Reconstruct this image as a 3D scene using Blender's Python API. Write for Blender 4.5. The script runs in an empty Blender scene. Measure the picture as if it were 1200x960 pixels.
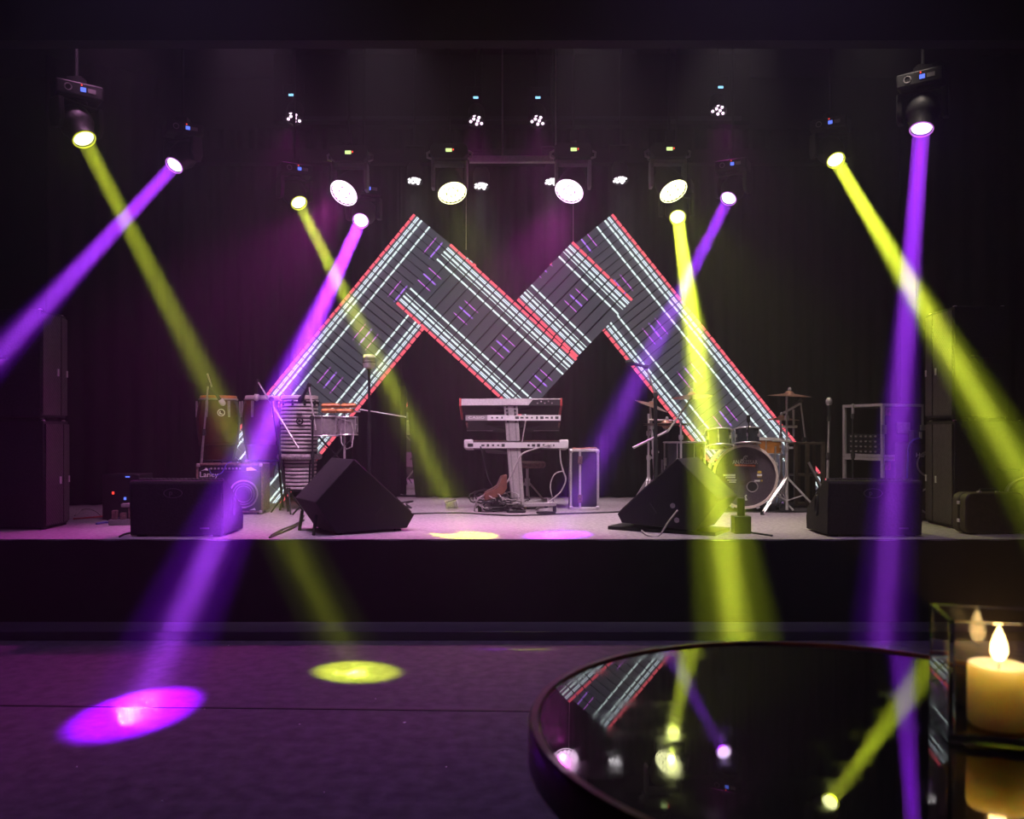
import bpy, math, random
from mathutils import Matrix, Vector, Euler
random.seed(7)
R = math.radians
sc = bpy.context.scene
col = sc.collection

# ---------------------------------------------------------------- camera
F, HZ, EYE = 1000.0, 505.0, 1.33          # focal length in px, horizon row, eye height (m)
cam = bpy.data.cameras.new('camera'); cam_o = bpy.data.objects.new('camera', cam); col.objects.link(cam_o)
cam_o.location = (0, 0, EYE); cam_o.rotation_euler = (R(90), 0, 0)
cam.sensor_width = 36; cam.lens = 36 * F / 1200; cam.shift_y = (HZ - 480) / 1200
cam.dof.use_dof = True; cam.dof.focus_distance = 7.3; cam.dof.aperture_fstop = 4.2
cam.clip_start = .02
sc.camera = cam_o
# ---------------------------------------------------------------- world, exposure
w = bpy.data.worlds.new('world'); sc.world = w; w.use_nodes = True
w.node_tree.nodes['Background'].inputs[0].default_value = (0, 0, 0, 1)
hv = w.node_tree.nodes.new('ShaderNodeVolumeScatter')          # theatrical haze: the same thin air everywhere
hv.inputs['Density'].default_value = .021; hv.inputs['Anisotropy'].default_value = .62
w.node_tree.links.new(hv.outputs[0], w.node_tree.nodes['World Output'].inputs['Volume'])
vs = sc.view_settings
vs.view_transform = 'Standard'; vs.look = 'None'; vs.exposure = 0.0; vs.gamma = 1.0; vs.use_curve_mapping = False
sc.cycles.use_denoising = True
sc.cycles.volume_bounces = 0
sc.cycles.max_bounces = 8; sc.cycles.diffuse_bounces = 2
sc.cycles.sample_clamp_indirect = 3.0

VIOLET = (.27, .0, .97); YELLOW = (.75, .93, .02); MAGENTA = (1.0, .035, .78)
WASHY = (.85, 1.0, .12); WHITE = (1, .93, .95)
SZ = .605                                   # stage height
STAGE_F = 5.71                              # y of the stage's front edge

def at(px, py, Y):                          # photo pixel at depth Y -> point
    return Vector(((px - 600) / F * Y, Y, EYE - (py - HZ) / F * Y))
def on_stage(px, py):
    Y = (EYE - SZ) * F / (py - HZ); p = at(px, py, Y); p.z = SZ; return p
def on_floor(px, py):
    Y = EYE * F / (py - HZ); p = at(px, py, Y); p.z = 0; return p

def spot(name, loc, target, color, power, angle, blend=.2, size=.05, core=0.0, parent=None):
    l = bpy.data.lights.new(name, 'SPOT'); o = bpy.data.objects.new(name, l); col.objects.link(o)
    l.color = color; l.energy = power; l.spot_size = R(angle); l.spot_blend = blend; l.shadow_soft_size = size
    d = Vector(target) - Vector(loc)
    m = Matrix.Translation(loc) @ d.to_track_quat('-Z', 'Y').to_matrix().to_4x4()
    if parent: o.parent = parent; o.matrix_parent_inverse = parent.matrix_world.inverted()
    o.matrix_world = m
    if core:                                # hot core of the lens optics: brighter towards the beam's axis
        l.use_nodes = True
        nt = l.node_tree; em = nt.nodes['Emission']
        tc = nt.nodes.new('ShaderNodeNewGeometry'); tr = nt.nodes.new('ShaderNodeTexCoord')
        sp = nt.nodes.new('ShaderNodeSeparateXYZ'); nt.links.new(tr.outputs['Normal'], sp.inputs[0])
        mr = nt.nodes.new('ShaderNodeMapRange'); mr.interpolation_type = 'SMOOTHERSTEP'
        mr.inputs[1].default_value = math.cos(R(angle * .40)); mr.inputs[2].default_value = math.cos(R(angle * .06))
        mr.inputs[3].default_value = 1.0; mr.inputs[4].default_value = 1.0 + core
        ab = nt.nodes.new('ShaderNodeMath'); ab.operation = 'ABSOLUTE'
        nt.links.new(sp.outputs[2], ab.inputs[0]); nt.links.new(ab.outputs[0], mr.inputs[0])
        nt.links.new(mr.outputs[0], em.inputs['Strength'])
    return o

def lens_light(name, loc, target, color, power, diam, spread, parent=None):
    l = bpy.data.lights.new(name, 'AREA'); o = bpy.data.objects.new(name, l); col.objects.link(o)
    l.shape = 'DISK'; l.size = diam; l.spread = R(spread); l.color = color; l.energy = power
    d = Vector(target) - Vector(loc)
    if parent: o.parent = parent; o.matrix_parent_inverse = parent.matrix_world.inverted()
    o.matrix_world = Matrix.Translation(loc) @ d.to_track_quat('-Z', 'Y').to_matrix().to_4x4()
    return o

# downlights over the stage lip (behind the header), added fill over the dance floor
for px, c in ((150, (1, .42, .90)), (302, (1, .52, .92)), (456, (1, .68, .96)), (690, (1, .74, .92)), (850, (1, .80, .80)), (1012, (1, .84, .72))):
    p = at(px, 40, 6.3)
    spot('stage_downlight', (p.x, 6.3, 4.55), (p.x - .05, 6.25, 0), (.75, .85, 1.0), 32 if px > 250 else 16, 11, .7, .05)
    spot('stage_downlight', (p.x, 5.75, 4.62), (p.x * .9, 7.3, SZ), c, 380 if 250 < px < 900 else 150, 54, .8, .12)
for x in (-1.6, 1.2):  # unseen violet fill, added to brighten the dance-floor carpet
    spot('floor_fill', (x, 4.0, 5.0), (x, 4.35, 0), (.56, .34, 1.0), 210, 78, 1.0, .15)

# ---------------------------------------------------------------- helpers
def rotz(a): return Matrix.Rotation(a, 4, 'Z')
def T(x, y, z): return Matrix.Translation((x, y, z))
def align(p0, p1):                          # +Z from p0 to p1
    d = Vector(p1) - Vector(p0)
    return Matrix.Translation(p0) @ d.to_track_quat('Z', 'Y').to_matrix().to_4x4(), d.length

class MB:
    def __init__(s, M=None): s.v = []; s.f = []; s.M = M or Matrix.Identity(4)
    def add(s, vs, fs, M=None):
        b = len(s.v); m = s.M @ M if M is not None else s.M
        s.v += [m @ Vector(v) for v in vs]; s.f += [[b + i for i in f] for f in fs]; return s
    def box(s, c, d, M=None):
        x, y, z = c; a, b, h = d[0] / 2, d[1] / 2, d[2] / 2
        vs = [(x - a, y - b, z - h), (x + a, y - b, z - h), (x + a, y + b, z - h), (x - a, y + b, z - h),
              (x - a, y - b, z + h), (x + a, y - b, z + h), (x + a, y + b, z + h), (x - a, y + b, z + h)]
        return s.add(vs, [(3, 2, 1, 0), (4, 5, 6, 7), (0, 1, 5, 4), (1, 2, 6, 5), (2, 3, 7, 6), (3, 0, 4, 7)], M)
    def lathe(s, prof, n=24, M=None):       # profile of (r, z)
        vs, fs = [], []
        for r, z in prof:
            for k in range(n):
                a = 2 * math.pi * k / n; vs.append((r * math.cos(a), r * math.sin(a), z))
        for i in range(len(prof) - 1):
            for k in range(n):
                k2 = (k + 1) % n; fs.append((i * n + k, i * n + k2, (i + 1) * n + k2, (i + 1) * n + k))
        if prof[0][0] > 1e-5: fs.append(list(range(n))[::-1])
        if prof[-1][0] > 1e-5: fs.append([(len(prof) - 1) * n + k for k in range(n)])
        return s.add(vs, fs, M)
    def rod(s, p0, p1, r, r1=None, n=10):
        m, L = align(p0, p1); return s.lathe([(r, 0), (r if r1 is None else r1, L)], n, m)
    def tube(s, pts, r, n=6):
        pts = [Vector(p) for p in pts]; vs, fs = [], []
        up = Vector((0, 0, 1)); prev = None
        for i, p in enumerate(pts):
            t = (pts[min(i + 1, len(pts) - 1)] - pts[max(i - 1, 0)]).normalized()
            a = prev if prev is not None else (up.cross(t) if abs(t.z) < .9 else Vector((1, 0, 0)).cross(t))
            a = (a - t * a.dot(t)); a = a.normalized() if a.length > 1e-6 else Vector((1, 0, 0)); prev = a; b = t.cross(a)
            for k in range(n):
                q = 2 * math.pi * k / n; vs.append(p + r * (math.cos(q) * a + math.sin(q) * b))
        for i in range(len(pts) - 1):
            for k in range(n):
                k2 = (k + 1) % n; fs.append((i * n + k, i * n + k2, (i + 1) * n + k2, (i + 1) * n + k))
        fs.append(list(range(n))[::-1]); fs.append([(len(pts) - 1) * n + k for k in range(n)])
        return s.add(vs, fs)
    def prism(s, poly, vec, M=None):        # closed polygon (3-D points) swept along vec
        n = len(poly); vec = Vector(vec); p = [Vector(q) for q in poly]
        return s.add(p + [q + vec for q in p], [list(range(n))[::-1], [n + k for k in range(n)]] +
                     [(k, (k + 1) % n, n + (k + 1) % n, n + k) for k in range(n)], M)
    def torus(s, R0, r, n=28, m=8, M=None):
        vs, fs = [], []
        for i in range(n):
            a = 2 * math.pi * i / n
            for j in range(m):
                b = 2 * math.pi * j / m
                vs.append(((R0 + r * math.cos(b)) * math.cos(a), (R0 + r * math.cos(b)) * math.sin(a), r * math.sin(b)))
        for i in range(n):
            for j in range(m):
                fs.append((i * m + j, ((i + 1) % n) * m + j, ((i + 1) % n) * m + (j + 1) % m, i * m + (j + 1) % m))
        return s.add(vs, fs, M)
    def mesh(s, name):
        me = bpy.data.meshes.new(name); me.from_pydata([tuple(v) for v in s.v], [], s.f); me.validate(); me.update()
        import bmesh
        b = bmesh.new(); b.from_mesh(me); bmesh.ops.recalc_face_normals(b, faces=b.faces); b.to_mesh(me); b.free()
        return me
    def build(s, name, mat, parent=None, bevel=0, smooth=True, label=None, ang=35):
        me = s.mesh(name); me.materials.append(mat)
        if smooth:
            for p in me.polygons: p.use_smooth = True
            me.set_sharp_from_angle(angle=R(ang))
        o = bpy.data.objects.new(name, me); col.objects.link(o); o.parent = parent
        if bevel:
            m = o.modifiers.new('bevel', 'BEVEL'); m.width = bevel; m.segments = 2; m.limit_method = 'ANGLE'
        if label: o['label'] = label
        return o

def tag(o, label=None, cat=None, group=None, kind=None):
    if label: o['label'] = label
    if cat: o['category'] = cat
    if group: o['group'] = group
    if kind: o['kind'] = kind
    return o
def thing(name, label, cat, loc=(0, 0, 0), rz=0, group=None):
    o = bpy.data.objects.new(name, None); col.objects.link(o); o.empty_display_size = .05
    o.location = loc; o.rotation_euler = (0, 0, rz); bpy.context.view_layer.update()
    return tag(o, label, cat, group)
def lettering(text, size, mat, parent, M, name='lettering', sx=1.0, align_x='CENTER'):
    c = bpy.data.curves.new(name, 'FONT'); c.body = text; c.size = size; c.extrude = .0012; c.align_x = align_x; c.align_y = 'CENTER'
    c.resolution_u = 2
    o = bpy.data.objects.new(name, c); col.objects.link(o)
    dg = bpy.context.evaluated_depsgraph_get(); me = bpy.data.meshes.new_from_object(o.evaluated_get(dg))
    bpy.data.objects.remove(o); bpy.data.curves.remove(c)
    me.name = name; me.materials.clear(); me.materials.append(mat)
    me.transform(M @ Matrix.Diagonal((sx, 1, 1, 1)))
    o = bpy.data.objects.new(name, me); col.objects.link(o); o.parent = parent; return o
FACE = Matrix.Rotation(R(90), 4, 'X')       # lettering that faces -Y

# ---------------------------------------------------------------- materials
def mat(name, c, rough=.6, metal=0, var=.15, scale=30, bump=0, spec=.5, coat=0):
    m = bpy.data.materials.new(name); m.use_nodes = True; nt = m.node_tree; b = nt.nodes['Principled BSDF']
    b.inputs['Roughness'].default_value = rough; b.inputs['Metallic'].default_value = metal
    b.inputs['Specular IOR Level'].default_value = spec; b.inputs['Coat Weight'].default_value = coat
    tc = nt.nodes.new('ShaderNodeTexCoord'); n = nt.nodes.new('ShaderNodeTexNoise'); n.inputs['Scale'].default_value = scale
    n.inputs['Detail'].default_value = 3
    nt.links.new(tc.outputs['Object'], n.inputs['Vector'])
    r = nt.nodes.new('ShaderNodeMapRange'); r.inputs[1].default_value = .3; r.inputs[2].default_value = .7
    r.inputs[3].default_value = 1 - var; r.inputs[4].default_value = 1 + var
    nt.links.new(n.outputs['Fac'], r.inputs[0])
    mx = nt.nodes.new('ShaderNodeVectorMath'); mx.operation = 'SCALE'; mx.inputs[0].default_value = c[:3]
    nt.links.new(r.outputs[0], mx.inputs['Scale']); nt.links.new(mx.outputs[0], b.inputs['Base Color'])
    if bump:
        bp = nt.nodes.new('ShaderNodeBump'); bp.inputs['Strength'].default_value = bump; bp.inputs['Distance'].default_value = .01
        nt.links.new(n.outputs['Fac'], bp.inputs['Height']); nt.links.new(bp.outputs[0], b.inputs['Normal'])
    return m
def emit(name, c, s, sampled=False):
    m = bpy.data.materials.new(name); m.use_nodes = True; nt = m.node_tree
    b = nt.nodes['Principled BSDF']; b.inputs['Base Color'].default_value = (.02, .02, .02, 1); b.inputs['Roughness'].default_value = .3
    b.inputs['Emission Color'].default_value = (*c, 1); b.inputs['Emission Strength'].default_value = s
    if not sampled: m.cycles.emission_sampling = 'NONE'
    return m
M = {}
M['carpet'] = mat('dance_floor_carpet', (.075, .067, .078), .95, 0, .35, 14, .3)
M['stage_carpet'] = mat('stage_carpet', (.36, .31, .34), .95, 0, .25, 35, .35)
M['skirt'] = mat('black_stage_cloth', (.009, .008, .009), .9, 0, .3, 8, 0, .08)
M['drape'] = mat('black_velvet_drape', (.012, .011, .011), .95, 0, .2, 6, 0, .08)
M['blackwall'] = mat('black_painted_wall', (.012, .011, .012), .85, 0, .2, 5, 0, .1)
M['step'] = mat('grey_step_edge', (.022, .022, .032), .8, 0, .2, 10)
M['black'] = mat('black_plastic', (.012, .012, .013), .55, 0, .15, 20, 0, .3)
M['cab'] = mat('black_carpeted_cabinet', (.030, .026, .028), .85, 0, .35, 60, .3, .2)
M['rubber'] = mat('black_rubber', (.012, .012, .012), .7)
M['chrome'] = mat('chrome', (.80, .77, .77), .30, .65, .05)
M['steel'] = mat('dull_steel', (.46, .43, .43), .38, .5, .15, 40)
M['grey'] = mat('grey_paint', (.25, .23, .23), .5, 0, .1)
M['alu'] = mat('brushed_aluminium', (.66, .62, .62), .38, .45, .12, 60)
M['white'] = mat('white_plastic', (.72, .70, .70), .4, 0, .05)
M['print'] = mat('white_print', (.80, .80, .78), .6, 0, .05)
M['dimprint'] = mat('worn_grey_print', (.16, .13, .16), .6, 0, .1)
M['red'] = mat('red_plastic', (.55, .05, .05), .4)
M['skin'] = mat('drum_skin', (.72, .66, .60), .6, 0, .08, 12)
M['darkwood'] = mat('dark_lacquered_wood', (.085, .032, .014), .25, 0, .4, 9, 0, .5, .3)
M['amber'] = mat('amber_wood', (.62, .25, .05), .35, 0, .25, 18)
M['orange'] = mat('orange_print', (.80, .16, .03), .6)
M['brass'] = mat('bronze_cymbal', (.46, .25, .18), .30, .6, .15, 25)
M['drumshell'] = mat('dark_drum_lacquer', (.030, .034, .040), .12, 0, .2, 8, 0, .5, .5)
M['tolex'] = mat('worn_brown_tolex', (.16, .085, .075), .7, 0, .6, 45, .3)
M['case'] = mat('black_case_laminate', (.022, .018, .030), .4, 0, .2)
M['brown'] = mat('brown_wood', (.17, .06, .035), .5, 0, .3, 20)
M['bluecable'] = mat('blue_cable', (.10, .08, .50), .5)
M['redcable'] = mat('red_cable', (.50, .03, .03), .5)
M['greycable'] = mat('grey_cable', (.42, .38, .38), .5)
M['yellow'] = mat('yellow_plastic', (.70, .52, .03), .5)
M['suitcase'] = mat('brown_suitcase', (.065, .048, .030), .55, 0, .3, 30, .2)
M['rim'] = mat('red_brown_table_rim', (.36, .070, .034), .35, 0, .3, 12, 0, .5, .2)
M['ribs'] = mat('silvery_ribs', (.80, .76, .76), .35, .2, .08, 30)
M['led_blue'] = emit('blue_display', (.12, .2, 1), 1.4); M['led_white'] = emit('white_display', (.9, .85, .9), .8)
M['led_red'] = emit('red_indicator', (1, .05, .03), 2.0); M['led_green'] = emit('green_display', (.75, 1, .35), 1.3)
M['led_cyan'] = emit('cyan_display', (.3, .7, 1), 1.5)
M['lens_y'] = emit('lit_yellow_lens', (1.0, 1.0, .55), 3.2); M['lens_v'] = emit('lit_violet_lens', (1.0, .85, 1.0), 3.2)
M['ring_y'] = emit('yellow_lens_ring', (.8, .85, .03), .8); M['ring_v'] = emit('violet_lens_ring', (.7, .18, .9), .8)
M['leds_m'] = emit('lit_magenta_leds', (1.0, .72, 1.0), 3.5); M['leds_y'] = emit('lit_yellow_leds', (1.0, 1.0, .5), 3.5)
M['leds_w'] = emit('lit_white_leds', (1.0, .93, .98), 2.5); M['leds_p'] = emit('lit_pink_leds', (1.0, .72, .95), 2.5)
def glass(name, c=(1, 1, 1), rough=0, ior=1.5):
    m = bpy.data.materials.new(name); m.use_nodes = True; b = m.node_tree.nodes['Principled BSDF']
    b.inputs['Base Color'].default_value = (*c, 1); b.inputs['Roughness'].default_value = rough
    b.inputs['Transmission Weight'].default_value = 1; b.inputs['IOR'].default_value = ior; return m
# ================================================================ the setting
def struct(name, mb, m, parent=None, **k):
    o = mb.build(name, m, parent, **k); o['kind'] = 'structure'; return o
struct('floor', MB().box((0, 2.5, -.1), (13, 14.4, .2)), M['carpet'])
struct('wall_left', MB().box((-6.1, 2.5, 2.6), (.2, 14.4, 5.4)), M['blackwall'])
struct('wall_right', MB().box((6.1, 2.5, 2.6), (.2, 14.4, 5.4)), M['blackwall'])
struct('wall_back', MB().box((0, 9.7, 2.6), (12, .2, 5.4)), M['blackwall'])
struct('wall_rear', MB().box((0, -4.7, 2.6), (12, .2, 5.4)), M['blackwall'])
struct('ceiling', MB().box((0, 2.5, 5.4), (13, 14.4, .2)), M['blackwall'])
struct('trim_header', MB().box((0, 5.5, 4.56), (12, .12, 1.48)), M['blackwall'])
st = struct('stage_platform', MB().box((0, (STAGE_F + 9.6) / 2, SZ / 2), (12, 9.6 - STAGE_F, SZ)), M['stage_carpet'])
# black cloth skirt on the stage front
mb = MB(); n = 240
pr = []
for i in range(n + 1):
    x = -6 + 12 * i / n; y = STAGE_F - .012 - .006 * math.sin(x * 9) - .005 * math.sin(x * 23 + 1)
    pr += [(x, y, 0.005), (x, y, SZ - .006 + .004 * math.sin(x * 17))]
mb.add(pr, [(2 * i, 2 * i + 2, 2 * i + 3, 2 * i + 1) for i in range(n)])
struct('stage_skirt', mb, M['skirt'])
struct('trim_stage_step', MB().box((0, STAGE_F - .17, .03), (12, .27, .06)), M['step'], bevel=.006)
# dark joint between the two dance-floor carpets, running slightly askew
a, b = on_floor(0, 827), on_floor(640, 834)
d = (b - a).normalized(); nrm = Vector((-d.y, d.x, 0)) * .009
a2, b2 = a - d * 3, b + d * 4
struct('trim_floor_joint', MB().prism([a2 - nrm, b2 - nrm, b2 + nrm, a2 + nrm], (0, 0, .003)), M['rubber'])
# ceiling beams over the stage
struct('trim_ceiling_beam', MB().box((0, 9.0, 4.93), (5.0, .10, .7)), M['blackwall'])
struct('trim_beam_edge', MB().box((-.0, 8.93, 4.60), (4.8, .04, .035)), M['step'])
struct('trim_back_beam', MB().box((0, 8.9, 4.18), (7.0, .12, .14)), M['blackwall'])

# ---- drapes: pleated cloth with real folds
def drape(name, p0, p1, z0, z1, label, wave=.16, amp=.055, left=None, right=None, seed=1):
    """cloth from p0 to p1 (plan), z0..z1; left/right(z) give edge shifts in metres along the cloth"""
    rnd = random.Random(seed); p0, p1 = Vector(p0), Vector(p1); L = (p1 - p0).length; u = (p1 - p0) / L
    nv = Vector((u.y, -u.x)); nx = int(L / .025); nz = 14
    ph = [rnd.uniform(0, 6.28) for _ in range(5)]
    vs, fs = [], []
    for j in range(nz + 1):
        t = j / nz; z = z0 + (z1 - z0) * t
        a0 = left(z) if left else 0; a1 = L + (right(z) if right else 0)
        for i in range(nx + 1):
            s = a0 + (a1 - a0) * i / nx
            f = amp * (.55 + .45 * (1 - t)) * (math.sin(6.283 * s / wave + ph[0] + 1.1 * math.sin(s * 2.1 + ph[1])) * .7 +
                                               .45 * math.sin(6.283 * s / (wave * 2.3) + ph[2] + .3 * t))
            q = p0 + u * s + nv * f; vs.append((q.x, q.y, z))
    for j in range(nz):
        for i in range(nx):
            k = j * (nx + 1) + i; fs.append((k, k + 1, k + nx + 2, k + nx + 1))
    o = MB().add(vs, fs).build(name, M['drape'], ang=180)
    m = o.modifiers.new('thick', 'SOLIDIFY'); m.thickness = .006
    return tag(o, label, 'curtain')
GX = at(469, 500, 9.25).x                    # where the two back curtains part
def gap(z):                                  # the right curtain is pulled aside below head height
    zt, zb = at(0, 459, 9.25).z, at(0, 583, 9.25).z
    return max(0, min(1, (zt - z) / (zt - zb))) * .10 + (.06 if z < zt else 0)
drape('stage_curtain', (-4.2, 9.25), (GX, 9.25), SZ + .01, 4.6, 'black pleated back curtain hanging behind the congas and amp', seed=3)
drape('stage_curtain', (GX + .01, 9.25), (4.2, 9.25), SZ + .01, 4.6, 'wide black pleated back curtain behind the keyboards and drum kit', left=gap, seed=5)
drape('side_curtain', (-4.45, 8.15), (-3.55, 8.55), SZ + .01, 4.9, 'black side curtain hanging behind the speaker stack beside the congas', .22, .07, seed=8)
drape('side_curtain', (3.95, 8.35), (5.4, 7.85), SZ + .01, 4.9, 'black side curtain hanging behind the speaker stack beside the suitcase', .2, .07, seed=11)

# mirror standing in the parting of the curtains
mp = at(480, 520, 9.42)
mt = thing('standing_mirror', 'tall mirror standing in the parting of the black back curtains', 'mirror', (mp.x, 9.40, SZ), R(-7))
mm = mat('mirror_silver', (.82, .80, .80), .02, 1, 0)
MB().box((0, 0, .62), (.46, .012, 1.2)).build('glass', mm, mt)
f = MB()
for x in (-.245, .245): f.box((x, .004, .62), (.03, .03, 1.26))
for z in (.005, 1.235): f.box((0, .004, z), (.46, .03, .03))
f.build('frame', M['black'], mt, .003)

# ================================================================ the M-shaped LED screen
YB, YF = 8.56, 8.49
screen = thing('led_screen', 'large M-shaped screen of glowing dark slats with red, white and violet lines', 'screen',
               (at(600, 0, YB).x, YB, SZ))
def led_mat(name, ref, W, L, period, off, dash):
    m = bpy.data.materials.new(name); m.use_nodes = True; nt = m.node_tree; b = nt.nodes['Principled BSDF']
    b.inputs['Base Color'].default_value = (.02, .02, .025, 1); b.inputs['Roughness'].default_value = .4
    tc = nt.nodes.new('ShaderNodeTexCoord'); tc.object = ref
    s = nt.nodes.new('ShaderNodeSeparateXYZ'); nt.links.new(tc.outputs['Object'], s.inputs[0])
    def math_(op, a, bb=None):
        n = nt.nodes.new('ShaderNodeMath'); n.operation = op
        for i, q in enumerate((a, bb)):
            if q is None: continue
            if isinstance(q, (int, float)): n.inputs[i].default_value = q
            else: nt.links.new(q, n.inputs[i])
        return n.outputs[0]
    un = math_('DIVIDE', s.outputs[0], W)
    h = math_('SUBTRACT', .5, math_('ABSOLUTE', math_('SUBTRACT', un, .5)))   # mirrored: 0 at both edges
    un2 = math_('MULTIPLY', h, 2)
    def ramp(stops, fac, ip='CONSTANT'):
        r = nt.nodes.new('ShaderNodeValToRGB'); r.color_ramp.interpolation = ip; e = r.color_ramp.elements
        e[0].position = stops[0][0]; e[0].color = (*stops[0][1], 1); e[1].position = stops[1][0]; e[1].color = (*stops[1][1], 1)
        for p, c in stops[2:]:
            q = e.new(p); q.color = (*c, 1)
        nt.links.new(fac, r.inputs[0]); return r.outputs[0]
    k = (0, 0, 0); wh = (.82, 1.0, .97); rd = (1.0, .085, .12); dk = (.02, .02, .03); vi = (.20, .14, .45)
    H = 47.5
    lines = ramp([(0, rd), (3.1 / H, dk), (5.4 / H, wh), (6.6 / H, vi), (7.4 / H, wh), (8.6 / H, dk), (11.4 / H, wh), (13.6 / H, dk),
                  (16.2 / H, wh if dash else dk), (17.2 / H, k), (23.2 / H, wh), (25.4 / H, k)], un2)
    # short violet dashes in threes
    v = math_('ADD', s.outputs[1], off); fr = math_('FRACT', math_('DIVIDE', v, period))
    tri = ramp([(0, k), (.395, (.62, .12, .78)), (.407, k), (.492, (.42, .14, .85)), (.51, k), (.595, (.62, .12, .78)), (.607, k)], un)
    st_ = ramp([(0, k), (.28, k), (.34, (1, 1, 1)), (.62, (1, 1, 1)), (.68, k)], fr, 'LINEAR')
    mm = nt.nodes.new('ShaderNodeVectorMath'); mm.operation = 'MULTIPLY'; nt.links.new(tri, mm.inputs[0]); nt.links.new(st_, mm.inputs[1])
    a1 = nt.nodes.new('ShaderNodeVectorMath'); a1.operation = 'ADD'; nt.links.new(lines, a1.inputs[0]); nt.links.new(mm.outputs[0], a1.inputs[1])
    no = nt.nodes.new('ShaderNodeTexNoise'); no.inputs['Scale'].default_value = 1.1; nt.links.new(tc.outputs['Object'], no.inputs[0])
    bs = ramp([(.3, (.046, .050, .068)), (.7, (.075, .060, .075))], no.outputs['Fac'], 'LINEAR')
    a2 = nt.nodes.new('ShaderNodeVectorMath'); a2.operation = 'ADD'; nt.links.new(a1.outputs[0], a2.inputs[0]); nt.links.new(bs, a2.inputs[1])
    nt.links.new(a2.outputs[0], b.inputs['Emission Color']); b.inputs['Emission Strength'].default_value = 1.15
    m.cycles.emission_sampling = 'NONE'
    return m
def strip(o_px, u_px, v_px, L_px, Y, pitch_px, W_px=95.0, period=.56, off=0, dash=True):
    """o_px: corner, u_px: direction across, v_px: direction along (pixels at depth Y)"""
    k = Y / F
    U = Vector((u_px[0], 0, -u_px[1])).normalized(); V = Vector((v_px[0], 0, -v_px[1])).normalized()
    o = at(*o_px, Y); W, L = W_px * k, L_px * k
    m4 = Matrix(((U.x, V.x, 0, o.x), (U.y, V.y, -1, o.y), (U.z, V.z, 0, o.z), (0, 0, 0, 1)))
    fr = MB(); bk = MB().box((W / 2, L / 2, -.05), (W - .03, L - .02, .03))
    f = bk.build('strip', M['black'], screen)
    f.matrix_parent_inverse = screen.matrix_world.inverted(); f.matrix_world = m4
    bpy.context.view_layer.update()
    mt = led_mat('led_strip_picture', f, W, L, period, off, dash)
    n = max(1, round(L_px / pitch_px)); p = L / n
    me = MB().box((W / 2, 0, 0), (W, p * .86, .03)).mesh('led_slat'); me.materials.append(mt)
    for i in range(n):
        q = bpy.data.objects.new('led_slat', me); col.objects.link(q); q.parent = f
        q.location = (0, (i + .5) * p, -.012 - (.006 if i % 2 else 0))
    return f
dA = (-161, 197); strip((485, 250), (197, 161), dA, 418, YB, 9.3, off=.12, dash=False)
dD = (217, 270); strip((718, 250), (-270, 217), dD, 425, YB, 9.3, off=.2, dash=False)
dB = (150, 135); strip((528, 285), (-65, 70), dB, 202, YF, 12.6, 95.5, period=.50, off=.16)
dC = (73, 68); strip((605, 351), (67, -67), dC, 99, YF, 12.4, 95, period=.50, off=.3)
w_ = MB(); a = at(546, 292, YB); w_.rod((a.x, YB + .03, a.z), (a.x, YB + .03, 4.15), .004, n=6)
o = w_.build('hanging_wire', M['steel'], screen); o.matrix_parent_inverse = screen.matrix_world.inverted()
w_ = MB(); a = at(672, 290, YB); w_.rod((a.x, YB + .03, a.z), (a.x, YB + .03, 4.15), .004, n=6)
o = w_.build('hanging_wire', M['steel'], screen); o.matrix_parent_inverse = screen.matrix_world.inverted()
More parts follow.
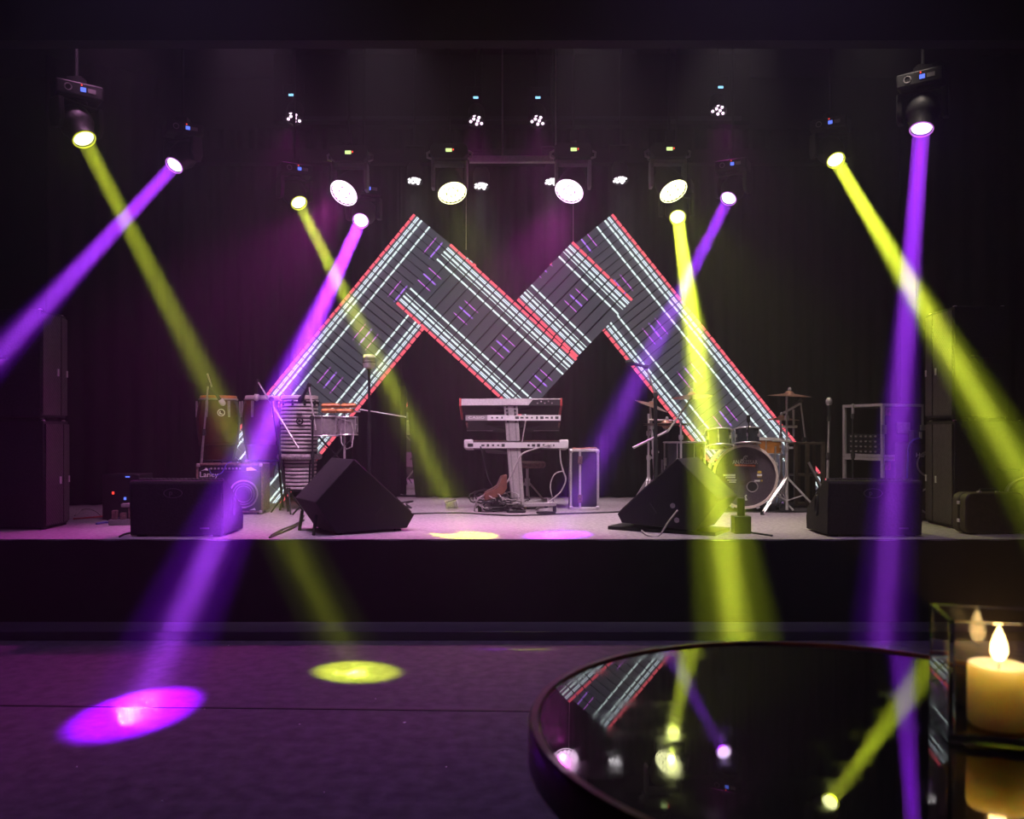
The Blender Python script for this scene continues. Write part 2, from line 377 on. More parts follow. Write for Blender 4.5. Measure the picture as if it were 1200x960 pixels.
# ================================================================ lighting fixtures
def local(root, o):
    o.matrix_parent_inverse = root.matrix_world.inverted(); return o
def glow(loc, color, power, size, parent):           # spill of the lens to all sides
    l = bpy.data.lights.new('lens_spill', 'POINT'); o = bpy.data.objects.new('lens_spill', l); col.objects.link(o)
    l.color = color; l.energy = power; l.shadow_soft_size = size; o.parent = parent
    o.matrix_parent_inverse = parent.matrix_world.inverted(); o.location = loc
def moving_head(lens_px, Y, target, color, yaw, label, power, top):
    c = at(*lens_px, Y); tgt = Vector(target); d = (tgt - c).normalized()
    piv = c - d * .135                                   # pivot of the head in the yoke
    bz = piv.z + .165                                    # base bottom
    root = thing('moving_head_light', label, 'stage light', (piv.x, piv.y, bz + .1), yaw, 'beam moving heads over the stage')
    k = 'y' if color is YELLOW else 'v'
    B = T(piv.x, piv.y, bz) @ rotz(yaw)
    o = local(root, MB(B).box((0, 0, .05), (.30, .22, .10)).build('base', M['black'], root, .012))
    FB = B @ T(0, -.111, .05) @ FACE
    for nm, m, x, z, w_, h in (('display', 'led_blue', .02, .0, .035, .03), ('button_panel', 'led_white', .075, 0, .05, .03), ('indicator', 'led_red', .01, .03, .009, .009)):
        local(root, MB(B).box((x, -.111, .05 + z), (w_, .004, h)).build(nm, M[m] if nm != 'button_panel' else M['grey'], root))
    local(root, MB(B).torus(.022, .004, 20, 6, T(-.075, -.111, .05) @ FACE).build('knob_ring', M['grey'], root))
    # yoke: two arms either side of the head
    hy = math.atan2(d.x, -d.y) if abs(d.x) + abs(d.y) > 1e-4 else yaw
    Yk = T(piv.x, piv.y, piv.z) @ rotz(hy)
    y = MB(Yk); y.lathe([(.07, 0), (.07, .03)], 20, T(0, 0, .14))
    y.box((0, 0, .135), (.32, .1, .02))
    for s in (-1, 1):
        y.prism([(s * .125, -.055, .145), (s * .125, .055, .145), (s * .125, .065, .0), (s * .125, .04, -.06), (s * .125, -.04, -.06), (s * .125, -.065, .0)], (s * .04, 0, 0))
    local(root, y.build('yoke', M['black'], root, .008))
    Hm, L = align(piv, c)
    h = MB(Hm).lathe([(.02, -.115), (.085, -.11), (.11, -.07), (.115, .01), (.10, .05), (.085, .07), (.082, L + .012), (.070, L + .012), (.070, L - .01), (.02, L - .012)], 28)
    ho = local(root, h.build('head', M['black'], root))
    lo = MB(Hm).lathe([(.0001, L - .006), (.066, L - .006), (.066, L - .001), (.0001, L + .006)], 28).build('lens', M['lens_' + k], ho)
    ro = MB(Hm).torus(.074, .005, 30, 6, T(0, 0, L + .014)).build('lens_ring', M['ring_' + k], ho)
    cl = MB()                                           # clamp and stem up to the ceiling
    cl.rod((piv.x, piv.y, bz + .1), (piv.x, piv.y, top), .012); cl.box((piv.x, piv.y, bz + .13), (.1, .08, .06))
    local(root, cl.build('hanging_clamp', M['black'], root))
    spot('beam', c + d * .03, tgt, color, power * .36, 6.2, .5, .03, parent=root)
    lens_light('lens_glow', c + d * .02, tgt, CORE_Y if k == 'y' else CORE_V, power * .00066 * .55, .115, 2.3, root)
    glow(c + d * .04, color, .8, .05, root)
    return root
CORE_V = (.40, .05, 1.0); CORE_Y = (.86, .95, .06)
BP = 104000
moving_head((98, 162), 5.95, on_floor(417, 787), YELLOW, R(38), 'moving head throwing a dim yellow beam onto the floor before the guitar amp', BP * .2, 5.3)
moving_head((205, 193), 7.3, (-4.0, 4.6, .40), VIOLET, R(32), 'moving head throwing a violet beam across the speaker stack beside the congas', BP, 5.3)
moving_head((350, 237), 8.1, on_stage(543, 627), YELLOW, R(28), 'moving head throwing a dim yellow beam across the screen to the stage lip', BP * .25, 5.3)
moving_head((423, 258), 8.0, on_floor(163, 833), VIOLET, R(24), 'moving head throwing a violet beam past the conga onto the dance floor', BP, 5.3)
moving_head((794, 254), 8.0, on_floor(874, 820), YELLOW, R(-20), 'moving head throwing a bright yellow beam down over the drum kit', BP * .72, 5.3)
moving_head((854, 232), 8.1, on_stage(655, 627), VIOLET, R(-28), 'moving head throwing a violet beam across the screen towards the flight case', BP * .40, 5.3)
moving_head((979, 187), 7.3, (2.99, 4.6, .70), YELLOW, R(-32), 'moving head throwing a yellow beam across the speaker stack by the suitcase', BP * .66, 5.3)
moving_head((1080, 150), 5.95, on_floor(1030, 790), VIOLET, R(-38), 'moving head throwing a violet beam straight down past the rack cases', BP * .9, 5.3)

def wash_head(px, py, aim, kind, label, power, barz):
    Y = 7.7; c = at(px, py, Y); d = Vector(aim).normalized(); piv = c - d * .13; bz = piv.z + .19
    root = thing('wash_light', label, 'stage light', (piv.x, Y, bz + .1), 0, 'LED wash heads over the stage')
    B = T(piv.x, piv.y, bz)
    b = MB(B); b.prism([(-.13, -.1, 0), (-.17, -.1, .04), (-.17, -.1, .11), (-.14, -.1, .14), (.14, -.1, .14), (.17, -.1, .11), (.17, -.1, .04), (.13, -.1, 0)], (0, .22, 0))
    bo = local(root, b.build('base', M['black'], root, .01))
    local(root, MB(B).box((0, -.102, .075), (.055, .004, .03)).build('display', M['led_green'], root))
    local(root, MB(B).box((.04, -.102, .08), (.01, .004, .014)).build('indicator', M['led_red'], root))
    for s in (-1, 1):
        local(root, MB(B).tube([(s * .165, 0, .03), (s * .20, 0, .04), (s * .205, 0, .08), (s * .165, 0, .10)], .012, 8).build('handle', M['steel'], root))
    y = MB(T(*piv)); y.box((0, 0, .17), (.30, .1, .04))
    for s in (-1, 1):
        y.prism([(s * .135, -.06, .19), (s * .135, .06, .19), (s * .135, .075, .03), (s * .135, .05, -.06), (s * .135, -.05, -.06), (s * .135, -.075, .03)], (s * .03, 0, 0))
    local(root, y.build('yoke', M['grey'], root, .008))
    Hm, L = align(piv, c)
    ho = local(root, MB(Hm).lathe([(.03, -.11), (.09, -.10), (.115, -.04), (.128, .05), (.132, L + .005), (.122, L + .005), (.118, L - .012), (.02, L - .014)], 32).build('head', M['black'], root))
    ld = MB(Hm); pts = [(0, 0)] + [(.037 * math.cos(t), .037 * math.sin(t)) for t in [i * math.pi / 3 for i in range(6)]] + \
        [(.073 * math.cos(t), .073 * math.sin(t)) for t in [i * math.pi / 6 for i in range(12)]] + [(.104 * math.cos(t), .104 * math.sin(t)) for t in [(i + .5) * math.pi / 9 for i in range(18)]]
    for x, z in pts: ld.lathe([(.0175, L - .012), (.0175, L - .004), (.0001, L)], 10, T(x, z, 0))
    lo = ld.build('led_array', M['leds_' + kind], ho)
    ro = MB(Hm).torus(.127, .004, 36, 6, T(0, 0, L + .004)).build('lens_ring', M['leds_' + kind], ho)
    cl = MB(); cl.rod((piv.x, Y, bz + .14), (piv.x, Y, 5.3), .011); cl.box((piv.x, Y, bz + .2), (.06, .06, .09))
    local(root, cl.build('hanging_clamp', M['black'], root))
    spot('wash', c + d * .02, c + d * 3, MAGENTA if kind == 'm' else WASHY, power, 50, .9, .10, parent=root)
    glow(c + d * .06, MAGENTA if kind == 'm' else WASHY, 8 if kind == 'm' else 3, .03, root)
WP = 400
wash_head(403, 226, (-.32, -.62, -.72), 'm', 'magenta LED wash head hanging between two moving heads, above the congas', WP * .85, 4)
wash_head(530, 226, (.22, -.50, -.84), 'y', 'yellow LED wash head hanging at the end of the pale lighting bar', WP * .34, 4)
wash_head(667, 224, (-.30, -.55, -.78), 'm', 'magenta LED wash head hanging on the pale lighting bar over the screen', WP, 4)
wash_head(789, 224, (.30, -.50, -.80), 'y', 'yellow LED wash head hanging above the bright yellow moving head', WP * .34, 4)
lb = thing('lighting_bar', 'pale steel lighting bar hung between two LED wash heads', 'lighting bar', (at(620, 187, 8.0).x, 8.0, at(620, 187, 8.0).z))
MB().box((0, 0, 0), (1.12, .05, .062)).build('bar', M['alu'], lb, .004)
for x in (-.25, .25): MB().rod((x, 0, .03), (x, 0, 5.3 - lb.location.z), .008, n=8).build('hanger', M['steel'], lb)

def par(px, py, Y, kind, label, power, tilt, rad, group, leds):
    c = at(px, py, Y); d = Vector((0, -math.sin(tilt), -math.cos(tilt)))
    root = thing('led_par_light', label, 'stage light', (c.x, Y, c.z + .3), 0, group)
    back = c - d * .2; Hm, L = align(back, c)
    ho = local(root, MB(Hm).lathe([(.03, 0), (rad * .8, .01), (rad, .05), (rad, L + .01), (rad * .93, L + .01), (rad * .9, L - .01), (.01, L - .012)], 24).build('can', M['black'], root))
    ld = MB(Hm)
    for i in range(leds):
        q = i * 2.39996; r_ = rad * .82 * math.sqrt((i + .4) / leds); ld.lathe([(rad * .17, L - .012), (rad * .17, L), (.0001, L + .004)], 8, T(r_ * math.cos(q), r_ * math.sin(q), 0))
    lo = ld.build('led_array', M['leds_' + kind], ho)
    b = MB().tube([(c.x - rad - .02, Y, back.z + .08), (c.x - rad - .02, Y, back.z + .17), (c.x + rad + .02, Y, back.z + .17), (c.x + rad + .02, Y, back.z + .08)], .008, 6)
    local(root, b.build('bracket', M['black'], root))
    local(root, MB().box((c.x, Y - rad - .005, c.z + .20), (.05, .01, .02)).build('display', M['led_cyan'], root) if kind == 'p' else
          MB().box((c.x, Y - rad - .002, c.z + .16), (.05, .01, .02)).build('display', M['black'], root))
    local(root, MB().rod((c.x, Y, back.z + .17), (c.x, Y, 5.3), .012).build('hanger', M['black'], root))
    spot('par', c + d * .02, c + d * 3, MAGENTA if kind == 'p' else WHITE, power, 50 if kind == 'p' else 60, .8, rad * .8, parent=root)
for px, py, lb_ in ((344, 139, 'small pink LED par high above the moving heads over the congas'), (558, 142, 'small pink LED par high above the yellow wash head by the bar'),
                    (630, 142, 'small pink LED par high above the magenta wash head by the bar'), (842, 130, 'small pink LED par high above the moving heads over the drums')):
    par(px, py, 8.5, 'p', lb_, 40, .55, .085, 'pink pars near the ceiling', 7)
for px, py, lb_ in ((486, 212, 'white LED par hanging between a magenta and a yellow wash head'), (564, 218, 'flat white LED par hanging beside the yellow wash head under the bar'),
                    (647, 213, 'white LED par half hidden behind the magenta wash head'), (727, 211, 'white LED par hanging above the second peak of the screen')):
    par(px, py, 8.75, 'w', lb_, 55, .30, .085, 'white pars behind the wash heads', 13)
# ================================================================ loudspeakers
def grille_mat():
    m = mat('perforated_grille', (.075, .060, .062), .55, .3, .25, 25)
    nt = m.node_tree; b = nt.nodes['Principled BSDF']; tc = nt.nodes.new('ShaderNodeTexCoord')
    w1 = nt.nodes.new('ShaderNodeTexWave'); w1.bands_direction = 'DIAGONAL'; w1.inputs['Scale'].default_value = 22
    nt.links.new(tc.outputs['Object'], w1.inputs['Vector'])
    bp = nt.nodes.new('ShaderNodeBump'); bp.inputs['Strength'].default_value = .5; bp.inputs['Distance'].default_value = .004
    nt.links.new(w1.outputs['Fac'], bp.inputs['Height']); nt.links.new(bp.outputs[0], b.inputs['Normal']); return m
M['grille'] = grille_mat()
def side_fill(name, label, x, y, z, s, h, dep, wid):
    """cabinet firing across the stage; s=+1: its face looks towards +x"""
    r = thing(name, label, 'loudspeaker', (x, y, z), 0, 'side-fill stacks')
    pl = [(-.012, 0), (-.012, dep * .62), (-.05, dep), (-wid, dep), (-wid, 0)]
    MB().prism([(s * a, b, 0.012) for a, b in pl], (0, 0, h - .012)).build('cabinet', M['cab'], r, .008)
    g = MB().prism([(0, .015, .03), (0, dep * .60, .03), (s * -.012, dep * .60, .03), (s * -.012, .015, .03)], (0, 0, h - .055)).build('grille', M['grille'], r)
    g2 = MB().prism([(0, dep * .63, .03), (s * -.036, dep * .985, .03), (s * -.05, dep * .985, .03), (s * -.012, dep * .63, .03)], (0, 0, h - .055)).build('grille', M['grille'], r)
    MB().box((s * .003, dep * .5, h * .44), (.006, .022, .055)).build('badge', M['print'], r)
    MB().box((s * -.03, dep * .93, h * .44), (.012, .02, .05)).build('badge', M['print'], r)
    for a, b in ((-.03, .03), (-.06, dep - .05), (-wid + .04, .03), (-wid + .04, dep - .05)):
        MB().lathe([(.022, 0), (.022, .012)], 12, T(s * a, b, 0)).build('foot', M['rubber'], r)
        MB().lathe([(.016, h - .004), (.012, h + .006), (.0001, h + .009)], 12, T(s * a, b, 0)).build('corner_stud', M['chrome'], r)
    MB().tube([(s * -wid * .5 - .08, -.012, h * .55), (s * -wid * .5 - .07, -.03, h * .55), (s * -wid * .5 + .07, -.03, h * .55), (s * -wid * .5 + .08, -.012, h * .55)], .009, 8).build('handle', M['rubber'], r)
    return r
side_fill('loudspeaker', 'tall lower loudspeaker cabinet under another, beside the congas', -3.42, 6.25, SZ, 1, .80, .42, .9)
side_fill('loudspeaker', 'narrower upper loudspeaker stacked on the cabinet beside the congas', -3.425, 6.22, SZ + .812, 1, .80, .43, .62)
side_fill('loudspeaker', 'tall lower loudspeaker cabinet under another, beside the brown suitcase', 3.255, 6.30, SZ, -1, .80, .50, .8)
side_fill('loudspeaker', 'narrower upper loudspeaker stacked on the cabinet above the brown suitcase', 3.24, 6.27, SZ + .812, -1, .83, .50, .42)

def wedge(label, px0, px1, py, s, hgt):
    """floor monitor with its upright back to the hall and its slanted face to the players"""
    Y = (EYE - SZ) * F / (py - HZ); x0, x1 = (px0 - 600) / F * Y, (px1 - 600) / F * Y; W = x1 - x0
    r = thing('stage_monitor', label, 'monitor speaker', ((x0 + x1) / 2, Y, SZ), 0, 'floor monitors on the stage lip')
    prof = [(.01, .012), (-.012, hgt - .02), (.0, hgt), (.07, hgt), (.40, .17), (.43, .10), (.42, .012)]
    MB().prism([(-W / 2 + .012, a, b) for a, b in prof], (W - .024, 0, 0)).build('cabinet', M['cab'], r, .006)
    for sx in (-1, 1):
        MB().prism([(sx * (W / 2 - .012), a, b) for a, b in prof], (sx * .012, 0, 0)).build('end_panel', M['cab'], r, .004)
    MB().prism([(-W / 2 + .03, .075 + .004, hgt + .004), (-W / 2 + .03, .40, .178), (-W / 2 + .03, .41, .186), (-W / 2 + .03, .083, hgt + .012)], (W - .06, 0, 0)).build('grille', M['grille'], r)
    h = MB().torus(.05, .012, 20, 8, T(-s * (W / 2 + .001), .20, .20) @ Matrix.Rotation(R(90), 4, 'Y') @ Matrix.Diagonal((1.25, .55, 1, 1)))
    h.build('handle', M['rubber'], r)
    MB().torus(.05, .0022, 28, 6, T(-.02, -.015, hgt - .085) @ FACE @ Matrix.Diagonal((1.25, .62, 1, 1))).build('emblem', M['dimprint'], r)
    lettering('p', .05, M['dimprint'], r, T(-.035, -.0145, hgt - .083) @ FACE)
    MB().box((W * .30, -.006, .06), (.062, .005, .010)).build('name_plate', M['dimprint'], r)
    for sx in (-1, 1):
        MB().box((sx * (W / 2 - .06), .06, .006), (.05, .05, .012)).build('foot', M['rubber'], r); MB().box((sx * (W / 2 - .06), .36, .006), (.05, .05, .012)).build('foot', M['rubber'], r)
    return r
wedge('upright-backed floor monitor beside the small guitar amp', 152, 262, 629.5, -1, .385)
wedge('upright-backed floor monitor in front of the rack cases', 970, 1081, 629.5, 1, .385)

def wedge_side(label, pts, s, a, L, Y, plank):
    """monitor standing on edge: its end panel (pts in pixels) faces the hall"""
    k = Y / F; x0 = pts[0][0]
    r = thing('stage_monitor', label, 'monitor speaker', (at(x0, 0, Y).x, Y, SZ), s * a, 'floor monitors on the stage lip')
    base = max(p[1] for p in pts); off = .03 if plank else .012
    pl = [((p[0] - x0) * k / math.cos(a), (base - p[1]) * k + off) for p in pts]
    MB().prism([(u, .012, v) for u, v in pl], (0, L - .024, 0)).build('cabinet', M['cab'], r, .006)
    for y in (0, L - .012):
        MB().prism([(u, y, v) for u, v in pl], (0, .012, 0)).build('end_panel', M['black'] if y == 0 else M['cab'], r, .004)
    (u1, v1), (u2, v2) = pl[0], pl[1]; d = Vector((u2 - u1, v2 - v1)).normalized(); nn = Vector((-d.y, d.x)) * (1 if s > 0 else -1)
    q = [(Vector(pl[0]) + d * .02 + nn * t) for t in (0, .012)] + [(Vector(pl[1]) - d * .02 + nn * t) for t in (.012, 0)]
    MB().prism([(p.x, .03, p.y) for p in q], (0, L - .06, 0)).build('grille', M['grille'], r)
    cu, cv = sum(p[0] for p in pl) / 5, sum(p[1] for p in pl) / 5
    MB().box((cu + s * .10, -.003, cv - .03), (.03, .006, .085), T(cu + s * .1, 0, cv - .03) @ Matrix.Rotation(R(35) * s, 4, 'Y') @ T(-cu - s * .1, 0, -cv + .03)).build('handle_slot', M['rubber'], r)
    for t in (.12, .22) if plank else ():
        MB().lathe([(.018, 0), (.018, .006)], 14, T(cu - s * (.02 + t * .3), .0, cv + .12 - t) @ Matrix.Rotation(R(90), 4, 'X')).build('socket', M['steel'], r)
    if plank:
        us = [p[0] for p in pl]; MB().box(((min(us) + max(us)) / 2 - .06, L * .45, .013), (max(us) - min(us) + .05, L * .8, .026)).build('base_board', M['black'], r, .003)
    else:
        for u in (pl[3][0] + .03, pl[2][0] - .05):
            for y in (.06, L - .06): MB().box((u, y, .007), (.04, .04, .014)).build('foot', M['rubber'], r)
        for y in (.08, L - .08): MB().rod((pl[4][0] + .03, y, pl[4][1] - .09), (pl[4][0] + .01, y, 0), .012).build('prop', M['rubber'], r)
    return r
wedge_side('floor monitor tipped on its side before the timbales', [(415, 545), (481, 614), (473, 629), (397, 631), (375, 594)], 1, R(30), .50, 5.98, False)
wedge_side('floor monitor tipped on its side before the drum kit, on a board', [(794, 543), (728, 612), (733, 622), (812, 627), (837, 590)], -1, R(30), .46, 5.98, True)

# ================================================================ guitar amp
p = on_stage(230, 603)
amp = thing('guitar_amp', 'worn brown guitar combo amp with two speakers, in front of the congas', 'amplifier', (p.x, p.y, SZ), R(3))
AW, AH, AD = .575, .44, .25
MB().box((AW / 2, AD / 2 + .01, AH / 2 + .012), (AW, AD - .02, AH - .024)).build('cabinet', M['tolex'], amp, .012)
f = MB()
for x in (.009, AW - .009): f.box((x, .0, AH / 2 + .01), (.018, .03, AH - .02))
for z in (.02, AH - .006): f.box((AW / 2, .0, z), (AW, .03, .018))
f.build('front_frame', M['tolex'], amp, .004)
MB().box((AW / 2, .0, AH - .042), (AW - .04, .012, .052)).build('control_panel', M['black'], amp)
for i in range(9):
    MB().lathe([(.009, 0), (.007, .016), (.0001, .016)], 12, T(.13 + i * .031, -.006, AH - .042) @ Matrix.Rotation(R(90), 4, 'X')).build('knob', M['steel'], amp)
MB().prism([(.04, -.008, AH - .062), (.075, -.008, AH - .048), (.082, -.008, AH - .035), (.095, -.008, AH - .04), (.105, -.008, AH - .06), (.07, -.008, AH - .056)], (0, .003, 0)).build('badge', M['print'], amp)
MB().prism([(.43, -.008, AH - .062), (.43, -.008, AH - .035), (.47, -.008, AH - .03), (.52, -.008, AH - .058)], (0, .003, 0)).build('badge', M['print'], amp)
MB().box((AW / 2, .006, .195), (AW - .045, .012, .345)).build('grille_cloth', M['cab'], amp)
for cx in (.165, .405):
    Mx = T(cx, -.002, .175) @ FACE
    sp_ = MB(Mx).torus(.118, .007, 36, 8).build('speaker_ring', M['steel'], amp)
    MB(Mx).lathe([(.112, -.002), (.10, -.0085), (.04, -.0095), (.038, .004), (.0001, .010)], 32).build('speaker_cone', M['black'], sp_)
    for rr in (.07, .09): MB(Mx).torus(rr, .0025, 32, 6).build('cone_ridge', M['grey'], sp_)
lettering('Laney', .066, M['print'], amp, T(.108, -.004, AH - .096) @ FACE, sx=1.05)
MB().prism([(.455, -.004, .035), (.50, -.004, .055), (.51, -.004, .035)], (0, .003, 0)).build('badge', M['print'], amp)
for x in (.02, AW - .02):
    for z in (.02, AH - .012):
        MB().box((x, .0, z), (.03, .036, .03)).build('corner_cap', M['steel'], amp, .006)
for x in (.05, AW - .05):
    for y in (.05, AD - .05): MB().lathe([(.02, 0), (.018, .014)], 10, T(x, y, 0)).build('foot', M['rubber'], amp)
MB().tube([(.2, .06, AH), (.21, .08, AH + .02), (.36, .08, AH + .02), (.37, .06, AH)], .01, 8).build('handle', M['rubber'], amp)
MB().tube([(.115, -.02, AH - .04), (.13, -.03, AH - .08), (.18, -.035, AH - .105), (.23, -.03, AH - .075), (.26, -.02, AH - .01), (.275, .0, AH + .01), (.28, .1, AH + .012)], .0045, 6).build('jack_lead', M['bluecable'], amp)

# ================================================================ stands, microphones
def tripod(mb, h, spread, r=.011, a0=.3, n=3):
    for i in range(n):
        q = a0 + i * 2 * math.pi / n; yield MB().rod((.012 * math.cos(q), .012 * math.sin(q), h), (spread * math.cos(q), spread * math.sin(q), .012), r, r * .9)
def mic_body(M4, kind):
    if kind == 'vintage':
        return [('mic_body', MB(M4).lathe([(.02, -.01), (.045, .0), (.05, .03), (.05, .085), (.042, .105), (.0001, .11)], 20), 'alu'),
                ('mic_band', MB(M4).torus(.051, .004, 24, 6, T(0, 0, .045)), 'black')] + [('grille_slot', MB(M4).torus(.0505, .0022, 24, 4, T(0, 0, z_)), 'black') for z_ in (.06, .07, .08)]
    if kind == 'pencil':
        return [('mic_body', MB(M4).lathe([(.011, 0), (.012, .10), (.0001, .105)], 14), 'steel')]
    return [('mic_body', MB(M4).lathe([(.011, 0), (.014, .10), (.019, .12)], 14), 'black'), ('mic_grille', MB(M4).lathe([(.019, .115), (.027, .135), (.026, .16), (.015, .178), (.0001, .182)], 16), kind if kind in M else 'steel')]
def mic_stand(label, base, top, boom=None, mic='steel', mic_dir=None, spread=.26, a0=.3, pole='black', boom_tail=None, cat='microphone stand', group='microphone stands', foot='tripod', lean=None, r=.011):
    base = Vector(base); top = Vector(top)
    st = thing('microphone_stand', label, cat, base, 0, group)
    l = lambda p: Vector(p) - base
    if foot == 'tripod':
        for m in tripod(None, .19, spread, .008, a0): m.build('leg', M[pole], st)
        MB().lathe([(.02, .17), (.022, .21), (.016, .23)], 12).build('collar', M['rubber'], st)
    else:
        MB().lathe([(.13, 0), (.13, .012), (.06, .022), (.015, .035)], 28).build('foot_plate', M[pole], st)
    MB().rod((0, 0, .02), l(top) * .62, r).build('lower_pole', M[pole], st)
    MB().rod(l(top) * .60, l(top), r * .75).build('upper_pole', M['steel'] if pole == 'steel' else M[pole], st)
    MB().lathe([(.015, -.03), (.018, .0), (.012, .03)], 12, T(*(l(top) * .62))).build('clutch', M['rubber'], st)
    end = l(top)
    if boom is not None:
        tail = l(boom_tail) if boom_tail is not None else l(top)
        MB().rod(tail, l(boom), .008).build('boom_arm', M['steel'], st)
        MB().lathe([(.02, -.015), (.022, .015)], 12, T(*l(top)) @ Matrix.Rotation(R(90), 4, 'X')).build('boom_joint', M['rubber'], st)
        end = l(boom)
    d = Vector(mic_dir).normalized() if mic_dir is not None else Vector((0, 0, 1))
    M4 = Matrix.Translation(end) @ d.to_track_quat('Z', 'Y').to_matrix().to_4x4()
    parts = mic_body(M4, mic); po = None
    for nm, mb, mt in parts:
        o = mb.build(nm, M[mt], st if po is None else po)
        if po is None: po = o
    MB(M4).lathe([(.018, -.02), (.017, .02)], 12).build('mic_clip', M['rubber'], st)
    return st
# ================================================================ percussion
def lug_ring(root, r, z0, z1, n, a0=0, m='chrome', w=.014):
    me = None
    for i in range(n):
        q = a0 + 2 * math.pi * i / n
        if me is None:
            me = MB().box((0, 0, (z0 + z1) / 2), (.016, w, (z1 - z0))).mesh('lug'); me.materials.append(M[m])
        o = bpy.data.objects.new('lug', me); col.objects.link(o); o.parent = root
        o.location = (r * math.cos(q), r * math.sin(q), 0); o.rotation_euler = (0, 0, q)
def conga(px0, px1, py_top, Y, label, skin_m, logo):
    c = at((px0 + px1) / 2, py_top, Y); r = (px1 - px0) / 2 * Y / F; z = c.z - SZ; hb = .76
    t = thing('conga', label, 'drum', (c.x, Y, SZ), 0, 'congas on stands')
    b = z - hb
    MB().lathe([(r * .56, b), (r * .70, b + .14), (r * .88, b + .32), (r * .97, b + .46), (r * .98, b + .56), (r * .90, b + .68), (r * .82, b + hb - .03)], 36).build('shell', M['darkwood'], t, label='dark lacquered wooden shell')
    MB().lathe([(r * .82, z - .04), (r * .835, z - .012), (r * .80, z), (.0001, z + .004)], 36).build('drum_head', M[skin_m], t)
    MB().torus(r * .845, .009, 40, 8, T(0, 0, z - .035)).build('rim', M['steel'], t)
    lug_ring(t, r * .96, z - .20, z - .05, 6, .3, 'steel', .02)
    for zz, rr in ((b + .30, .875), (b + .12, .69)): MB().lathe([(r * rr, zz), (r * rr + .006, zz + .004), (r * rr + .008, zz + .022), (r * rr + .012, zz + .026)], 36).build('band', M['darkwood'], t)
    if logo:
        Mx = T(0, 0, z - .16) @ rotz(R(26)) @ T(0, -r * .965, 0) @ FACE
        g = MB(Mx).torus(.030, .0045, 28, 6).build('emblem', M['print'], t)
        MB(Mx).prism([(-.016, .012, .0), (-.004, .016, 0), (-.006, -.004, 0), (.014, -.010, 0), (.010, -.018, 0), (-.018, -.012, 0)], (0, 0, .004)).build('emblem_letter', M['print'], g)
    # stand: ring and three legs
    MB().torus(r * .76, .01, 32, 6, T(0, 0, b + .16)).build('stand_ring', M['black'], t)
    for i in range(3):
        q = .5 + i * 2.094; MB().rod((r * .78 * math.cos(q), r * .78 * math.sin(q), b + .17), (r * 1.02 * math.cos(q), r * 1.02 * math.sin(q), .0), .011).build('stand_leg', M['black'], t)
    return t
conga(231, 281, 464, 7.95, 'dark conga with a round white emblem on its shell', 'amber', True)
conga(284, 331, 464, 7.95, 'dark plain conga crossed by the violet beam', 'skin', False)
# tall ribbed silver drum
Y = 7.9; c = at(351, 464, Y); r = .165
rd = thing('ribbed_drum', 'tall silver ribbed drum with a grey padded band around it', 'drum', (c.x, Y, SZ))
zt = c.z - SZ; zb = at(0, 575, Y).z - SZ
MB().lathe([(r * .80, zb), (r * .90, zb + .25), (r * .97, zb + .34), (r * .98, zt - .02)], 36).build('shell', M['black'], rd)
MB().lathe([(r * 1.0, zt - .035), (r * 1.03, zt - .03), (r * 1.03, zt - .004), (r * .96, zt), (.0001, zt - .002)], 36).build('drum_head', M['skin'], rd)
MB().torus(r * 1.03, .008, 36, 8, T(0, 0, zt - .05)).build('rim', M['steel'], rd)
rib = MB().lathe([(r * .96, 0), (r * 1.01, .003), (r * 1.02, .012), (r * 1.01, .021), (r * .96, .024)], 36).mesh('rib'); rib.materials.append(M['ribs'])
z = zt - .10; i = 0
while z > zb + .01:
    if not (zb + .285 < z < zb + .345):
        o = bpy.data.objects.new('rib', rib); col.objects.link(o); o.parent = rd
        k = 1.0 if z > zb + .3 else .84 + .12 * (z - zb) / .3; o.scale = (k, k, 1); o.location = (0, 0, z)
    z -= .0345
lug_ring(rd, r * 1.03, zt - .095, zt - .045, 10, .2, 'black', .02)
MB().torus(r * 1.08, .028, 36, 10, T(0, 0, zb + .315)).build('padded_band', mat('grey_fur', (.34, .30, .31), .95, 0, .5, 60, .6), rd)
Mx = T(.045, -r * 1.04, zt - .235) @ FACE
e = MB(Mx).torus(.028, .006, 26, 6).build('emblem', M['black'], rd)
MB(Mx).prism([(-.012, .012, 0), (.006, .012, 0), (.0, .0, 0), (.014, -.012, 0), (-.010, -.012, 0)], (0, 0, .004)).build('emblem_letter', M['black'], e)
MB(T(.04, -r * 1.03, zt - .175)).box((0, 0, 0), (.05, .006, .018)).build('badge', M['black'], rd)
MB(T(.045, -r * 1.04, zt - .275)).box((0, 0, 0), (.06, .004, .008)).build('badge', M['black'], rd)
for q in (-2.4, -.7, 1.57):
    MB().rod((r * .8 * math.cos(q), r * .8 * math.sin(q), zb + .05), (r * 1.2 * math.cos(q), r * 1.2 * math.sin(q), 0), .010).build('stand_leg', M['black'], rd)
    MB().rod((r * 1.01 * math.cos(q), r * 1.01 * math.sin(q), zb + .3), (r * .86 * math.cos(q), r * .86 * math.sin(q), zb + .02), .008).build('stand_strut', M['black'], rd)

